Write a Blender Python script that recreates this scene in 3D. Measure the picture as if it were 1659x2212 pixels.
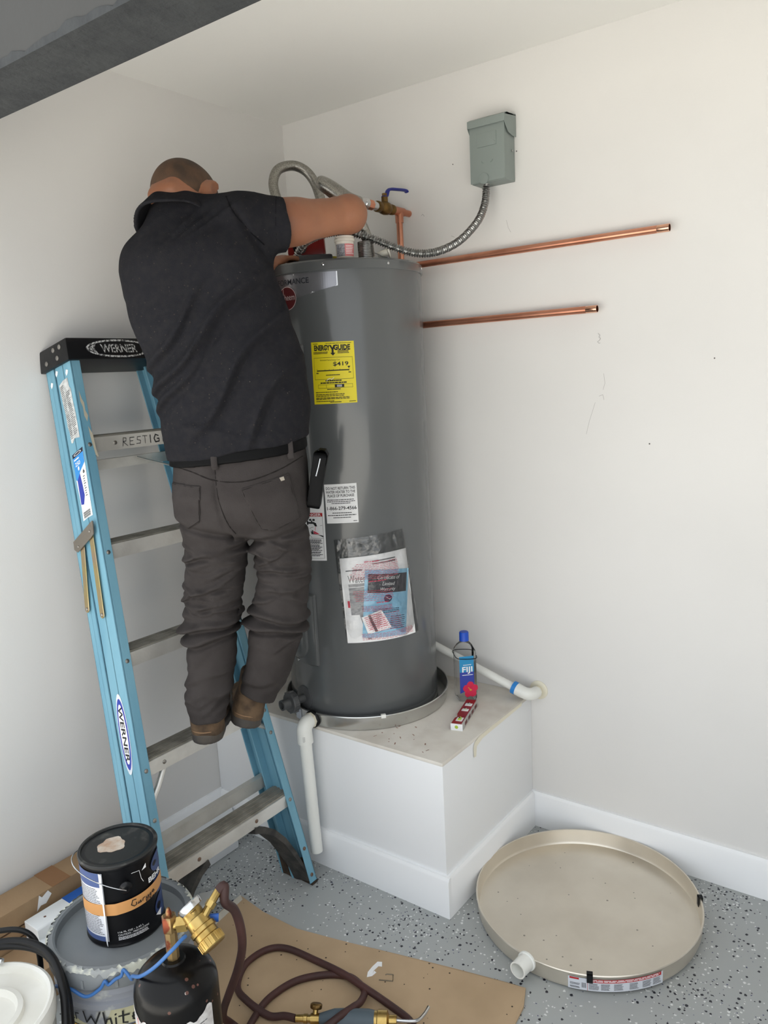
import bpy, bmesh, math, random
import numpy as np
from mathutils import Vector, Matrix
random.seed(7)
rng = np.random.default_rng(11)
for o in list(bpy.data.objects):
    bpy.data.objects.remove(o)
scene = bpy.context.scene
COL = scene.collection

# ------------------------------------------------------------------ camera
CAM = np.array([2.213, -2.4248, 1.6573])
YAW, PIT, ROL = 2.2128, -0.1722, -0.0504
FPX, IW, IH = 1690.1, 1659, 2212
def cam_axes():
    f = np.array([math.cos(PIT)*math.cos(YAW), math.cos(PIT)*math.sin(YAW), math.sin(PIT)])
    rt = np.cross(f, [0, 0, 1]); rt /= np.linalg.norm(rt)
    up = np.cross(rt, f)
    c, s = math.cos(ROL), math.sin(ROL)
    return f, c*rt+s*up, -s*rt+c*up
_f, _r, _u = cam_axes()
cd = bpy.data.cameras.new('camera')
cam = bpy.data.objects.new('camera', cd); COL.objects.link(cam)
cam.matrix_world = Matrix(((_r[0], _u[0], -_f[0], CAM[0]), (_r[1], _u[1], -_f[1], CAM[1]), (_r[2], _u[2], -_f[2], CAM[2]), (0, 0, 0, 1)))
cd.sensor_fit = 'VERTICAL'; cd.sensor_height = 36.0; cd.sensor_width = 27.0
cd.lens = 36.0*FPX/IH
cd.clip_start = 0.05
scene.camera = cam

# ------------------------------------------------------------------ sky light
world = bpy.data.worlds.new('sky'); scene.world = world; world.use_nodes = True
wn = world.node_tree; wn.nodes.clear()
wo = wn.nodes.new('ShaderNodeOutputWorld'); wb = wn.nodes.new('ShaderNodeBackground')
wn.links.new(wb.outputs[0], wo.inputs[0])
wb.inputs[0].default_value = (0.90, 0.95, 1.0, 1); wb.inputs[1].default_value = 1.0
# sun on the driveway outside; the house shades the door opening
sd_ = bpy.data.lights.new('sun', 'SUN'); sd_.energy = 12.0; sd_.angle = .009; sd_.color = (1.0, .975, .94)
sun = bpy.data.objects.new('sun', sd_); COL.objects.link(sun)
sun.rotation_euler = Vector((-.14, -.3, -.94)).to_track_quat('-Z', 'Y').to_euler()
sun.location = (1, 4, 8)
vs = scene.view_settings
vs.view_transform = 'Standard'; vs.look = 'None'; vs.gamma = 1.0; vs.use_curve_mapping = False
vs.exposure = 0.76

# ------------------------------------------------------------------ materials
def lin(c):
    c = [x/255.0 for x in c]
    return [x/12.92 if x <= 0.04045 else ((x+0.055)/1.055)**2.4 for x in c]
MATS = {}
def mat(name, rgb, rough=0.6, metal=0.0, var=None, var_scale=8.0, var_amt=0.5, bump=0.0, bump_scale=60.0, coat=0.0, trans=0.0, alpha=1.0, ior=1.45, spec=0.5, stretch=None, detail=4.0, lo=0.4, hi=0.65, sheen=0.0):
    """principled material; var = second colour mixed in by a noise pattern"""
    if name in MATS: return MATS[name]
    m = bpy.data.materials.new(name); m.use_nodes = True
    nt = m.node_tree; b = nt.nodes['Principled BSDF']
    c = lin(rgb)
    b.inputs['Base Color'].default_value = (*c, 1)
    b.inputs['Roughness'].default_value = rough; b.inputs['Metallic'].default_value = metal
    b.inputs['IOR'].default_value = ior; b.inputs['Specular IOR Level'].default_value = spec
    b.inputs['Coat Weight'].default_value = coat; b.inputs['Coat Roughness'].default_value = 0.08
    b.inputs['Transmission Weight'].default_value = trans; b.inputs['Alpha'].default_value = alpha
    b.inputs['Sheen Weight'].default_value = sheen
    tc = nt.nodes.new('ShaderNodeTexCoord'); mp = nt.nodes.new('ShaderNodeMapping')
    nt.links.new(tc.outputs['Object'], mp.inputs['Vector'])
    if stretch: mp.inputs['Scale'].default_value = stretch
    if var is not None:
        n = nt.nodes.new('ShaderNodeTexNoise'); n.inputs['Scale'].default_value = var_scale; n.inputs['Detail'].default_value = detail
        nt.links.new(mp.outputs[0], n.inputs['Vector'])
        r = nt.nodes.new('ShaderNodeMapRange'); r.inputs[1].default_value = lo; r.inputs[2].default_value = hi
        r.inputs[3].default_value = 0; r.inputs[4].default_value = var_amt
        nt.links.new(n.outputs['Fac'], r.inputs[0])
        mx = nt.nodes.new('ShaderNodeMix'); mx.data_type = 'RGBA'
        mx.inputs[6].default_value = (*c, 1); mx.inputs[7].default_value = (*lin(var), 1)
        nt.links.new(r.outputs[0], mx.inputs[0]); nt.links.new(mx.outputs[2], b.inputs['Base Color'])
    if bump > 0:
        n2 = nt.nodes.new('ShaderNodeTexNoise'); n2.inputs['Scale'].default_value = bump_scale; n2.inputs['Detail'].default_value = 5
        nt.links.new(mp.outputs[0], n2.inputs['Vector'])
        bp = nt.nodes.new('ShaderNodeBump'); bp.inputs['Strength'].default_value = min(1.0, bump); bp.inputs['Distance'].default_value = 0.004
        nt.links.new(n2.outputs['Fac'], bp.inputs['Height']); nt.links.new(bp.outputs[0], b.inputs['Normal'])
    MATS[name] = m
    return m
def flecks(m, rgb, scale, thresh, vec=None):
    """adds small flecks of another colour (cell noise) on top of a material's colour"""
    nt = m.node_tree; b = nt.nodes['Principled BSDF']
    tc = nt.nodes.new('ShaderNodeTexCoord')
    vo = nt.nodes.new('ShaderNodeTexVoronoi'); vo.inputs['Scale'].default_value = scale
    nt.links.new(tc.outputs['Object'], vo.inputs['Vector'])
    sx = nt.nodes.new('ShaderNodeSeparateColor'); nt.links.new(vo.outputs['Color'], sx.inputs[0])
    sel = nt.nodes.new('ShaderNodeMath'); sel.operation = 'LESS_THAN'; sel.inputs[1].default_value = thresh[0]
    nt.links.new(sx.outputs[0], sel.inputs[0])
    dl = nt.nodes.new('ShaderNodeMath'); dl.operation = 'LESS_THAN'; dl.inputs[1].default_value = thresh[1]
    nt.links.new(vo.outputs['Distance'], dl.inputs[0])
    mu = nt.nodes.new('ShaderNodeMath'); mu.operation = 'MULTIPLY'
    nt.links.new(sel.outputs[0], mu.inputs[0]); nt.links.new(dl.outputs[0], mu.inputs[1])
    mx = nt.nodes.new('ShaderNodeMix'); mx.data_type = 'RGBA'
    bc = b.inputs['Base Color']
    if bc.links: nt.links.new(bc.links[0].from_socket, mx.inputs[6])
    else: mx.inputs[6].default_value = bc.default_value
    mx.inputs[7].default_value = (*lin(rgb), 1)
    nt.links.new(mu.outputs[0], mx.inputs[0]); nt.links.new(mx.outputs[2], bc)
    return m

# ------------------------------------------------------------------ mesh building
ORG = {}
def ensure_np(v): return np.asarray(v, float)
class MB:
    def __init__(s): s.v = []; s.f = []; s.n = 0
    def add(s, v, f):
        v = np.asarray(v, float).reshape(-1, 3)
        s.v.append(v); s.f.extend([tuple(int(i)+s.n for i in q) for q in f]); s.n += len(v); return s
    def box(s, lo, hi, M=None):
        lo, hi = np.minimum(lo, hi), np.maximum(lo, hi)
        v = np.array([[x, y, z] for z in (lo[2], hi[2]) for y in (lo[1], hi[1]) for x in (lo[0], hi[0])], float)
        if M is not None: v = v @ np.array(M[0]).T + np.array(M[1])
        return s.add(v, [(0, 2, 3, 1), (4, 5, 7, 6), (0, 1, 5, 4), (2, 6, 7, 3), (0, 4, 6, 2), (1, 3, 7, 5)])
    def tube(s, path, r, n=12, closed=False, caps=True, ry=None, up=None):
        p = np.asarray(path, float); N = len(p); r = np.broadcast_to(np.asarray(r, float), (N,))
        ry = r if ry is None else np.broadcast_to(np.asarray(ry, float), (N,))
        if closed: t = np.roll(p, -1, 0)-np.roll(p, 1, 0)
        else: t = np.gradient(p, axis=0)
        t /= np.linalg.norm(t, axis=1)[:, None]+1e-12
        a = np.array([0, 0, 1.0]) if up is None else np.asarray(up, float)
        if abs(t[0] @ a) > 0.95: a = np.array([1.0, 0, 0])
        u = np.cross(t[0], a); u /= np.linalg.norm(u)
        V = []
        ang = np.linspace(0, 2*np.pi, n, endpoint=False)
        for i in range(N):
            u = u-t[i]*(u @ t[i]); u /= np.linalg.norm(u)+1e-12
            w = np.cross(t[i], u)
            V.append(p[i]+np.outer(np.cos(ang)*r[i], u)+np.outer(np.sin(ang)*ry[i], w))
        V = np.concatenate(V); F = []
        for i in range(N if closed else N-1):
            a0, b0 = i*n, ((i+1) % N)*n
            for j in range(n):
                k = (j+1) % n; F.append((a0+j, b0+j, b0+k, a0+k))
        if caps and not closed:
            F.append(tuple(range(n))); F.append(tuple(range((N-1)*n, N*n))[::-1])
            F[-2], F[-1] = F[-2], F[-1]
        return s.add(V, F)
    def lathe(s, prof, c=(0, 0, 0), n=48, axis=(0, 0, 1), a0=0, a1=2*math.pi, caps=True):
        ax = np.asarray(axis, float); ax = ax/np.linalg.norm(ax)
        h = np.array([1.0, 0, 0]) if abs(ax[0]) < .9 else np.array([0, 1.0, 0])
        e1 = np.cross(h, ax); e1 /= np.linalg.norm(e1); e2 = np.cross(ax, e1)
        full = abs(a1-a0-2*math.pi) < 1e-6
        ang = np.linspace(a0, a1, n, endpoint=not full)
        V = np.concatenate([np.asarray(c)+ax*z+r*(np.outer(np.cos(ang), e1)+np.outer(np.sin(ang), e2)) for r, z in prof])
        F = []
        for i in range(len(prof)-1):
            for j in range(n if full else n-1):
                k = (j+1) % n; F.append((i*n+j, i*n+k, (i+1)*n+k, (i+1)*n+j))
        if caps and full:
            if prof[0][0] > 1e-6: F.append(tuple(range(n))[::-1])
            if prof[-1][0] > 1e-6: F.append(tuple(range((len(prof)-1)*n, len(prof)*n)))
        return s.add(V, F)
    def cyl(s, p0, p1, r, n=20, r1=None):
        p0, p1 = ensure_np(p0), ensure_np(p1); L = np.linalg.norm(p1-p0)
        return s.lathe([(r, 0), (r if r1 is None else r1, L)], p0, n, p1-p0)
    def sphere(s, c, r, n=16):
        m = n//2; prof = [(r*math.sin(math.pi*i/m), -r*math.cos(math.pi*i/m)) for i in range(m+1)]
        prof[0] = (1e-5, -r); prof[-1] = (1e-5, r)
        return s.lathe(prof, c, n, caps=False)
    def prism(s, poly, fn, t0, t1):
        """polygon in 2D extruded; fn(x, y, t) -> 3D"""
        n = len(poly)
        V = [fn(x, y, t0) for x, y in poly]+[fn(x, y, t1) for x, y in poly]
        F = [tuple(range(n))[::-1], tuple(range(n, 2*n))]+[(i, (i+1) % n, n+(i+1) % n, n+i) for i in range(n)]
        return s.add(V, F)
    def grid(s, fn, nx, ny):
        V = [fn(i/nx, j/ny) for j in range(ny+1) for i in range(nx+1)]
        F = [(j*(nx+1)+i, j*(nx+1)+i+1, (j+1)*(nx+1)+i+1, (j+1)*(nx+1)+i) for j in range(ny) for i in range(nx)]
        return s.add(V, F)
    def build(s, name, m, parent=None, loc=None, smooth=35, bevel=0, seg=2, fix=True):
        V = np.concatenate(s.v) if s.v else np.zeros((0, 3))
        org = np.array(ORG[parent.name]) if parent is not None else np.array(loc if loc is not None else (0, 0, 0), float)
        me = bpy.data.meshes.new(name)
        me.from_pydata((V-org).tolist(), [], s.f)
        if bevel > 0 or fix:
            bm = bmesh.new(); bm.from_mesh(me)
            if bevel > 0:
                es = [e for e in bm.edges if len(e.link_faces) == 2 and e.calc_face_angle(0) > 0.5]
                bmesh.ops.bevel(bm, geom=es, offset=bevel, segments=seg, profile=0.6, affect='EDGES', clamp_overlap=True)
            if fix: bmesh.ops.recalc_face_normals(bm, faces=bm.faces)
            bm.to_mesh(me); bm.free()
        me.materials.append(m)
        if smooth:
            me.polygons.foreach_set('use_smooth', [True]*len(me.polygons))
            me.set_sharp_from_angle(angle=math.radians(smooth))
        o = bpy.data.objects.new(name, me); COL.objects.link(o)
        ORG[o.name] = org
        if parent is not None: o.parent = parent
        else: o.location = org
        return o
def thing(name, label, cat, loc, group=None):
    o = bpy.data.objects.new(name, None); COL.objects.link(o)
    o.empty_display_size = 0.05
    o.location = loc; ORG[o.name] = np.array(loc, float)
    return tag(o, label, cat, group)
def tag(o, label, cat, group=None):
    o['label'] = label; o['category'] = cat
    if group: o['group'] = group
    return o
def struct(o): o['kind'] = 'structure'; return o
def lab(o, t): o['label'] = t; return o
def spline(pts, n=8, closed=False):
    p = np.asarray(pts, float); N = len(p); out = []
    def g(i): return p[i % N] if closed else p[min(max(i, 0), N-1)]
    for i in range(N if closed else N-1):
        a, b, c, d = g(i-1), g(i), g(i+1), g(i+2)
        for k in range(n):
            t = k/n
            out.append(0.5*((2*b)+(c-a)*t+(2*a-5*b+4*c-d)*t*t+(-a+3*b-3*c+d)*t**3))
    if not closed: out.append(p[-1])
    return np.array(out)
def rotm(axis, ang):
    return np.array(Matrix.Rotation(ang, 3, Vector(axis)))

# ------------------------------------------------------------------ lettering
TXT = {}
def text_mesh(s, bold=0.0, shear=0.0):
    key = (s, bold, shear)
    if key in TXT: return TXT[key]
    cu = bpy.data.curves.new('t', 'FONT'); cu.body = s; cu.size = 1; cu.offset = bold; cu.shear = shear; cu.resolution_u = 3
    ob = bpy.data.objects.new('t', cu); COL.objects.link(ob)
    dg = bpy.context.evaluated_depsgraph_get()
    me = ob.evaluated_get(dg).to_mesh()
    V = np.array([v.co[:2] for v in me.vertices], float).reshape(-1, 2); F = [tuple(p.vertices) for p in me.polygons]
    ob.evaluated_get(dg).to_mesh_clear()
    bpy.data.objects.remove(ob); bpy.data.curves.remove(cu)
    if len(V): V = (V-V.min(0))/(V.max(0)-V.min(0)+1e-9)
    TXT[key] = (V, F); return TXT[key]
STRINGS = [('FORMANCE', .01, 0), ('R', 0, 0), ('heem', 0, 0), ('ENERGY', .045, 0), ('GUIDE', .045, 0), ('$419', .015, 0), ('Estimated Yearly Energy Cost', 0, 0),
 ('DO NOT RETURN THIS', .015, 0), ('WATER HEATER TO THE', .015, 0), ('PLACE OF PURCHASE', .015, 0), ('1-866-279-4566', .015, 0), ('DANGER', .015, 0),
 ('Water Heater', 0, 0), ('Certificate of', 0, .25), ('Limited', 0, .25), ('Warranty', 0, .25), ('FIJI', .02, 0), ('WERNER', .02, 0), ('WERNER', .02, .2), ('250', .01, 0), ('6', .02, 0),
 ('BEHR', .03, 0), ('116 FL OZ - 3.43 L', .01, 0), ('CAUTION - PRECAUCION', .01, 0), ('P', 0, 0)]
for a in STRINGS: text_mesh(*a)
class Patch:
    """maps unit (x, y) of a flat or curved sheet to 3D; off = height above the surface"""
    def __init__(s, fn): s.fn = fn
    def rect(s, mb, x0, y0, x1, y1, off, nx=1, ny=1):
        mb.grid(lambda a, b: s.fn(x0+(x1-x0)*a, y0+(y1-y0)*b, off), nx, ny); return s
    def text(s, mb, t, x0, y0, x1, y1, off, bold=0.0, shear=0.0):
        V, F = text_mesh(t, bold, shear)
        mb.add([s.fn(x0+(x1-x0)*a, y0+(y1-y0)*b, off) for a, b in V], F); return s
    def poly(s, mb, pts, off):
        mb.add([s.fn(x, y, off) for x, y in pts], [tuple(range(len(pts)))]); return s
    def ell(s, mb, cx, cy, rx, ry, off, n=36, rin=None):
        if rin is None:
            V = [s.fn(cx, cy, off)]+[s.fn(cx+rx*math.cos(2*math.pi*i/n), cy+ry*math.sin(2*math.pi*i/n), off) for i in range(n)]
            mb.add(V, [(0, 1+i, 1+(i+1) % n) for i in range(n)])
        else:
            V = []
            for i in range(n):
                c, q = math.cos(2*math.pi*i/n), math.sin(2*math.pi*i/n)
                V += [s.fn(cx+rx*c, cy+ry*q, off), s.fn(cx+rin[0]*c, cy+rin[1]*q, off)]
            mb.add(V, [(2*i, 2*((i+1) % n), 2*((i+1) % n)+1, 2*i+1) for i in range(n)])
        return s
    def stroke(s, mb, pts, w, off, asp=1.0):
        """ribbon of width w (in y units); asp = sheet width / height"""
        p = np.array(pts, float)
        for i in range(len(p)-1):
            d = (p[i+1]-p[i])*np.array([asp, 1]); L = np.linalg.norm(d)+1e-9; n = np.array([-d[1], d[0]])/L*w/2; n[0] /= asp
            e = d/L*w*.35; e[0] /= asp
            q = [p[i]+n-e, p[i]-n-e, p[i+1]-n+e, p[i+1]+n+e]
            mb.add([s.fn(x, y, off) for x, y in q], [(0, 1, 2, 3)])
        return s
    def lines(s, mb, x0, x1, ys, h, off, jag=0.06, nx=3, words=True):
        for y in ys:
            x = x0; e = x1-random.random()*jag*(x1-x0)
            while x < e-1e-6:
                L = (0.04+0.09*random.random())*(x1-x0) if words else e-x
                xe = min(x+L, e)
                s.rect(mb, x, y-h/2, xe, y+h/2, off, 1 if words else nx, 1)
                x = xe+(0.012*(x1-x0) if words else 1)
        return s
def flat_patch(P00, P10, P01):
    a, b, c = ensure_np(P00), ensure_np(P10), ensure_np(P01)
    n = np.cross(b-a, c-a); n /= np.linalg.norm(n)
    return Patch(lambda x, y, o: a+(b-a)*x+(c-a)*y+n*o)
def cyl_patch(C, r, quad, z_of=None):
    """quad: (theta, z) of TL, TR, BR, BL on a vertical cylinder"""
    TL, TR, BR, BL = [ensure_np(q) for q in quad]
    def fn(x, y, o):
        t, z = (BL*(1-x)+BR*x)*(1-y)+(TL*(1-x)+TR*x)*y
        return np.array([C[0]+(r+o)*math.cos(t), C[1]+(r+o)*math.sin(t), z])
    return Patch(fn)

# ------------------------------------------------------------------ common materials
WALL = mat('wall_paint', (226, 224, 221), 0.75, bump=0.05, bump_scale=220, var=(219, 217, 214), var_scale=1.6, var_amt=.5)
CEIL = mat('ceiling_paint', (238, 237, 233), 0.85, bump=0.05, bump_scale=200)
TRIMW = mat('trim_white', (244, 245, 246), 0.38)
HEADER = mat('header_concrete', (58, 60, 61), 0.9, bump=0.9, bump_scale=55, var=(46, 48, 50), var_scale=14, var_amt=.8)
ALU = mat('aluminium', (224, 221, 214), 0.42, 0.6, var=(196, 192, 184), var_scale=9, var_amt=.7, bump=.08, bump_scale=150)
GALV = mat('galvanised_pan', (226, 218, 204), 0.32, 0.78, var=(208, 199, 184), var_scale=5, var_amt=.6)
COPPER = mat('copper', (218, 154, 126), 0.33, 0.9, var=(186, 120, 94), var_scale=7, var_amt=.7)
COPPER_B = mat('copper_bright', (232, 178, 150), 0.2, 1.0)
BRASS = mat('brass', (192, 164, 102), 0.3, 1.0, var=(150, 118, 58), var_scale=30, var_amt=.6)
BRASS_D = mat('brass_aged', (132, 104, 62), 0.42, 1.0, var=(92, 72, 42), var_scale=60, var_amt=.7)
STEEL = mat('braided_steel', (165, 162, 155), 0.33, 1.0, var=(104, 102, 96), var_scale=260, var_amt=.6, bump=.15, bump_scale=400)
CHROME = mat('chrome', (205, 205, 205), 0.18, 1.0)
ZINC = mat('zinc_conduit', (160, 160, 158), 0.3, 1.0)
GALV2 = mat('galvanised_bright', (208, 208, 205), 0.26, 0.9, var=(186, 186, 182), var_scale=6, var_amt=.6)
PVC = mat('white_pvc', (232, 232, 226), 0.3, coat=.3)
BLACKP = mat('black_plastic', (15, 15, 17), 0.45, spec=.35)
RUBBER = mat('dark_rubber', (38, 37, 36), 0.75, bump=.4, bump_scale=90, var=(64, 58, 50), var_scale=25, var_amt=.6)
PAPERW = mat('paper_white', (238, 238, 238), 0.6)
INK = mat('ink_black', (24, 24, 26), 0.6)
INK_G = mat('ink_grey', (92, 92, 94), 0.6)
RED = mat('label_red', (178, 38, 40), 0.5)
PINK = mat('ink_red', (206, 74, 92), 0.6)
CARD = mat('cardboard', (160, 132, 100), 0.85, var=(144, 116, 86), var_scale=5, var_amt=.7, bump=.15, bump_scale=90)

# ================================================================== SETTING
PW, PD, PH, HC, BB = 1.019, 0.600, 0.507, 2.635, 0.135
def sbox(name, lo, hi, m, **k): return struct(MB().box(lo, hi).build(name, m, loc=lo, **k))
# epoxy floor with colour flakes
FLOOR = mat('epoxy_floor', (166, 169, 168), 0.36, var=(158, 161, 160), var_scale=2.5, var_amt=.6, bump=.04, bump_scale=300)
def floor_flakes(m):
    nt = m.node_tree; b = nt.nodes['Principled BSDF']; tc = nt.nodes.new('ShaderNodeTexCoord')
    prev = b.inputs['Base Color'].links[0].from_socket
    # where the flakes were thrown more densely
    dn = nt.nodes.new('ShaderNodeTexNoise'); dn.inputs['Scale'].default_value = 3.2; dn.inputs['Detail'].default_value = 1
    nt.links.new(tc.outputs['Object'], dn.inputs['Vector'])
    dr = nt.nodes.new('ShaderNodeMapRange'); dr.inputs[1].default_value = .35; dr.inputs[2].default_value = .68; dr.inputs[3].default_value = .08; dr.inputs[4].default_value = .42
    nt.links.new(dn.outputs['Fac'], dr.inputs[0])
    for k, (rgb, sc, rad, frac) in enumerate([((30, 30, 40), 84, .32, 1.0), ((44, 48, 88), 80, .32, .75), ((216, 218, 216), 92, .30, .75), ((24, 24, 30), 60, .27, .4), ((216, 218, 216), 130, .30, .3)]):
        mp = nt.nodes.new('ShaderNodeMapping'); mp.inputs['Location'].default_value = (k*3.7, k*1.9, 0); mp.inputs['Rotation'].default_value = (0, 0, k*.7); mp.inputs['Scale'].default_value = (1, 1, 0)
        nt.links.new(tc.outputs['Object'], mp.inputs['Vector'])
        dz = nt.nodes.new('ShaderNodeTexNoise'); dz.inputs['Scale'].default_value = 160
        nt.links.new(mp.outputs[0], dz.inputs['Vector'])
        ad = nt.nodes.new('ShaderNodeVectorMath'); ad.operation = 'MULTIPLY_ADD'; ad.inputs[1].default_value = (.006, .006, 0)
        nt.links.new(dz.outputs['Color'], ad.inputs[0]); nt.links.new(mp.outputs[0], ad.inputs[2])
        vo = nt.nodes.new('ShaderNodeTexVoronoi'); vo.voronoi_dimensions = '2D'; vo.inputs['Scale'].default_value = sc; vo.distance = 'MINKOWSKI' if k % 2 else 'EUCLIDEAN'
        nt.links.new(ad.outputs[0], vo.inputs['Vector'])
        sp = nt.nodes.new('ShaderNodeSeparateColor'); nt.links.new(vo.outputs['Color'], sp.inputs[0])
        fr = nt.nodes.new('ShaderNodeMath'); fr.operation = 'MULTIPLY'; fr.inputs[1].default_value = frac*.62; nt.links.new(dr.outputs[0], fr.inputs[0])
        sel = nt.nodes.new('ShaderNodeMath'); sel.operation = 'LESS_THAN'; nt.links.new(sp.outputs[0], sel.inputs[0]); nt.links.new(fr.outputs[0], sel.inputs[1])
        rr = nt.nodes.new('ShaderNodeMath'); rr.operation = 'MULTIPLY_ADD'; rr.inputs[1].default_value = rad*.7; rr.inputs[2].default_value = rad*.45; nt.links.new(sp.outputs[1], rr.inputs[0])
        dl = nt.nodes.new('ShaderNodeMath'); dl.operation = 'LESS_THAN'; nt.links.new(vo.outputs['Distance'], dl.inputs[0]); nt.links.new(rr.outputs[0], dl.inputs[1])
        mu = nt.nodes.new('ShaderNodeMath'); mu.operation = 'MULTIPLY'; nt.links.new(sel.outputs[0], mu.inputs[0]); nt.links.new(dl.outputs[0], mu.inputs[1])
        mx = nt.nodes.new('ShaderNodeMix'); mx.data_type = 'RGBA'; mx.inputs[7].default_value = (*lin(rgb), 1)
        nt.links.new(prev, mx.inputs[6]); nt.links.new(mu.outputs[0], mx.inputs[0]); prev = mx.outputs[2]
    nt.links.new(prev, b.inputs['Base Color'])
floor_flakes(FLOOR)
sbox('floor', (-.12, -1.95, -.1), (3.32, .12, 0), FLOOR)
sbox('driveway', (-6, -14, -.1), (9, -1.95, -.001), mat('driveway_concrete', (190, 188, 182), .9, var=(172, 170, 164), var_scale=2, bump=.3))
sbox('wall_left', (-.12, -1.64, 0), (0, .12, HC), WALL)
wall_back = sbox('wall_back', (-.12, 0, 0), (3.32, .12, HC), WALL)
sbox('wall_right', (3.2, -1.64, 0), (3.32, .12, HC), WALL)
sbox('ceiling', (-.12, -1.515, HC), (3.32, .12, HC+.1), CEIL)
# header over the open garage door, and the outside wall beside it
hd = sbox('wall_front', (-.12, -1.638, 2.204), (3.32, -1.515, 3.3), mat('header_face_paint', (62, 62, 61), .8, bump=.25, bump_scale=40, var=(57, 57, 56), var_scale=6), bevel=.004)
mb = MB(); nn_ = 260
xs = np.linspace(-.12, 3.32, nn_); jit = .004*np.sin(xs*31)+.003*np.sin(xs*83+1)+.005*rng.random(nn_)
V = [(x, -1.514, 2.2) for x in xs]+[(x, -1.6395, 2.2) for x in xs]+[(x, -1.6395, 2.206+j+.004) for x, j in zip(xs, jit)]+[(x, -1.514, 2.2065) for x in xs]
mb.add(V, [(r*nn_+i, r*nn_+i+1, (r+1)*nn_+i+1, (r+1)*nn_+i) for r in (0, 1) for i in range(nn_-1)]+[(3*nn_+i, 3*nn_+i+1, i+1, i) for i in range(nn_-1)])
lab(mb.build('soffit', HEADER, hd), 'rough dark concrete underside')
sbox('wall_outside_left', (-5, -1.64, 0), (-.12, -1.52, 3.3), HEADER)
sbox('wall_outside_right', (3.32, -1.64, 0), (8, -1.52, 3.3), HEADER)
def base(name, p0, p1, nrm, parent=None):
    """skirting board with a stepped top along p0-p1, nrm points into the room"""
    p0, p1, nrm = ensure_np(p0), ensure_np(p1), ensure_np(nrm)
    prof = [(0, 0), (.015, 0), (.015, BB-.012), (.012, BB-.006), (.009, BB), (0, BB)]
    d = p1-p0
    mb = MB().prism(prof, lambda x, y, t: p0+d*t+nrm*x+np.array([0, 0, y]), 0, 1)
    return mb
struct(base('', (0, -1.5, 0), (0, -PD, 0), (1, 0, 0)).build('baseboard_left', TRIMW, loc=(0, -1.5, 0)))
struct(base('', (PW, 0, 0), (3.2, 0, 0), (0, -1, 0)).build('baseboard_back', TRIMW, loc=(PW, 0, 0)))
# pencil marks and nail holes on the back wall
def on_back(u0, z0, pts, w=.0012):
    mb = MB()
    pt = Patch(lambda x, y, o: np.array([u0+x, -.0006, z0+y])); pt.stroke(mb, pts, w, 0)
    return mb
PENCIL = mat('pencil_grey', (172, 169, 166), .8)
for u0, z0, pts, w in [(1.272, 1.755, [(0, 0), (.006, -.006), (.003, -.012), (.008, -.017), (.004, -.022), (-.002, -.026), (.003, -.031), (.007, -.03)], .0014),
                       (1.29, 1.63, [(0, 0), (.004, -.03), (-.002, -.05)], .001), (1.262, 1.54, [(0, 0), (-.02, -.06), (-.03, -.1)], .001),
                       (1.275, 1.56, [(0, 0), (.012, .004), (.016, -.012)], .0012), (.962, 2.14, [(0, 0), (.006, -.025), (.015, -.04)], .001),
                       (.75, 2.12, [(0, 0), (.012, -.006)], .0012), (.63, 2.205, [(0, 0), (.006, .004), (.012, -.004)], .0015)]:
    on_back(u0, z0, pts, w).build('pencil_mark', PENCIL, wall_back, smooth=0, fix=False)
for u0, z0, r in [(1.435, 1.41, .0022), (1.62, 1.66, .002), (.765, 2.35, .0018), (1.003, 2.345, .002)]:
    mb = MB(); mb.lathe([(1e-4, .0009), (r, .0007), (r*1.1, 0)], (u0, 0, z0), 10, (0, -1, 0)); mb.build('nail_hole', mat('nail_hole_dark', (84, 80, 78), .8), wall_back)

# raised platform that carries the heater
plat = thing('heater_platform', 'white drywall platform built into the corner under the grey water heater', 'platform', (PW/2, -PD/2, 0))
MB().box((.001, -PD, 0), (PW, -.001, PH-.012)).build('body', mat('platform_paint', (234, 235, 236), .6, bump=.04, bump_scale=200), plat, bevel=.002)
top = MB().box((.001, -PD-.001, PH-.012), (PW+.001, -.001, PH)).build('top', mat('platform_top', (222, 217, 208), .75, var=(202, 194, 183), var_scale=9, var_amt=.7, bump=.1, bump_scale=80), plat, bevel=.003)
lab(top, 'scuffed cream platform top with dust stains')
mb = base('', (.015, -PD, 0), (PW+.015, -PD, 0), (0, -1, 0)); mb.build('baseboard', TRIMW, plat)
mb = base('', (PW, -PD, 0), (PW, -.016, 0), (1, 0, 0)); mb.build('baseboard', TRIMW, plat)
mb = MB(); sp = Patch(lambda x, y, o: np.array([PW+.0022, -.41+x, PH-.010+y]))
sp.poly(mb, [(-.008, -.052), (.006, -.054), (.012, -.022), (.05, -.010), (.33, -.006), (.33, .006), (.03, .006), (-.002, -.004), (-.010, -.02)], 0); mb.build('glue_smear', mat('old_glue', (232, 226, 206), .5), plat, smooth=0, fix=False)
mb = MB()
for i in range(16):
    x, y = PW-.30+.22*random.random(), -PD+.02+.17*random.random(); a = random.random()*3; L = .004+.012*random.random(); w = .002+.003*random.random()
    c, s_ = math.cos(a), math.sin(a)
    mb.add([(x, y, PH+.0006), (x+L*c, y+L*s_, PH+.0006), (x+L*c-w*s_, y+L*s_+w*c, PH+.0006), (x-w*s_, y+w*c, PH+.0006)], [(0, 1, 2, 3)])
st = mb.build('red_dust', mat('red_dust', (158, 120, 106), .9), plat, smooth=0, fix=False); st['kind'] = 'stuff'

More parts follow.
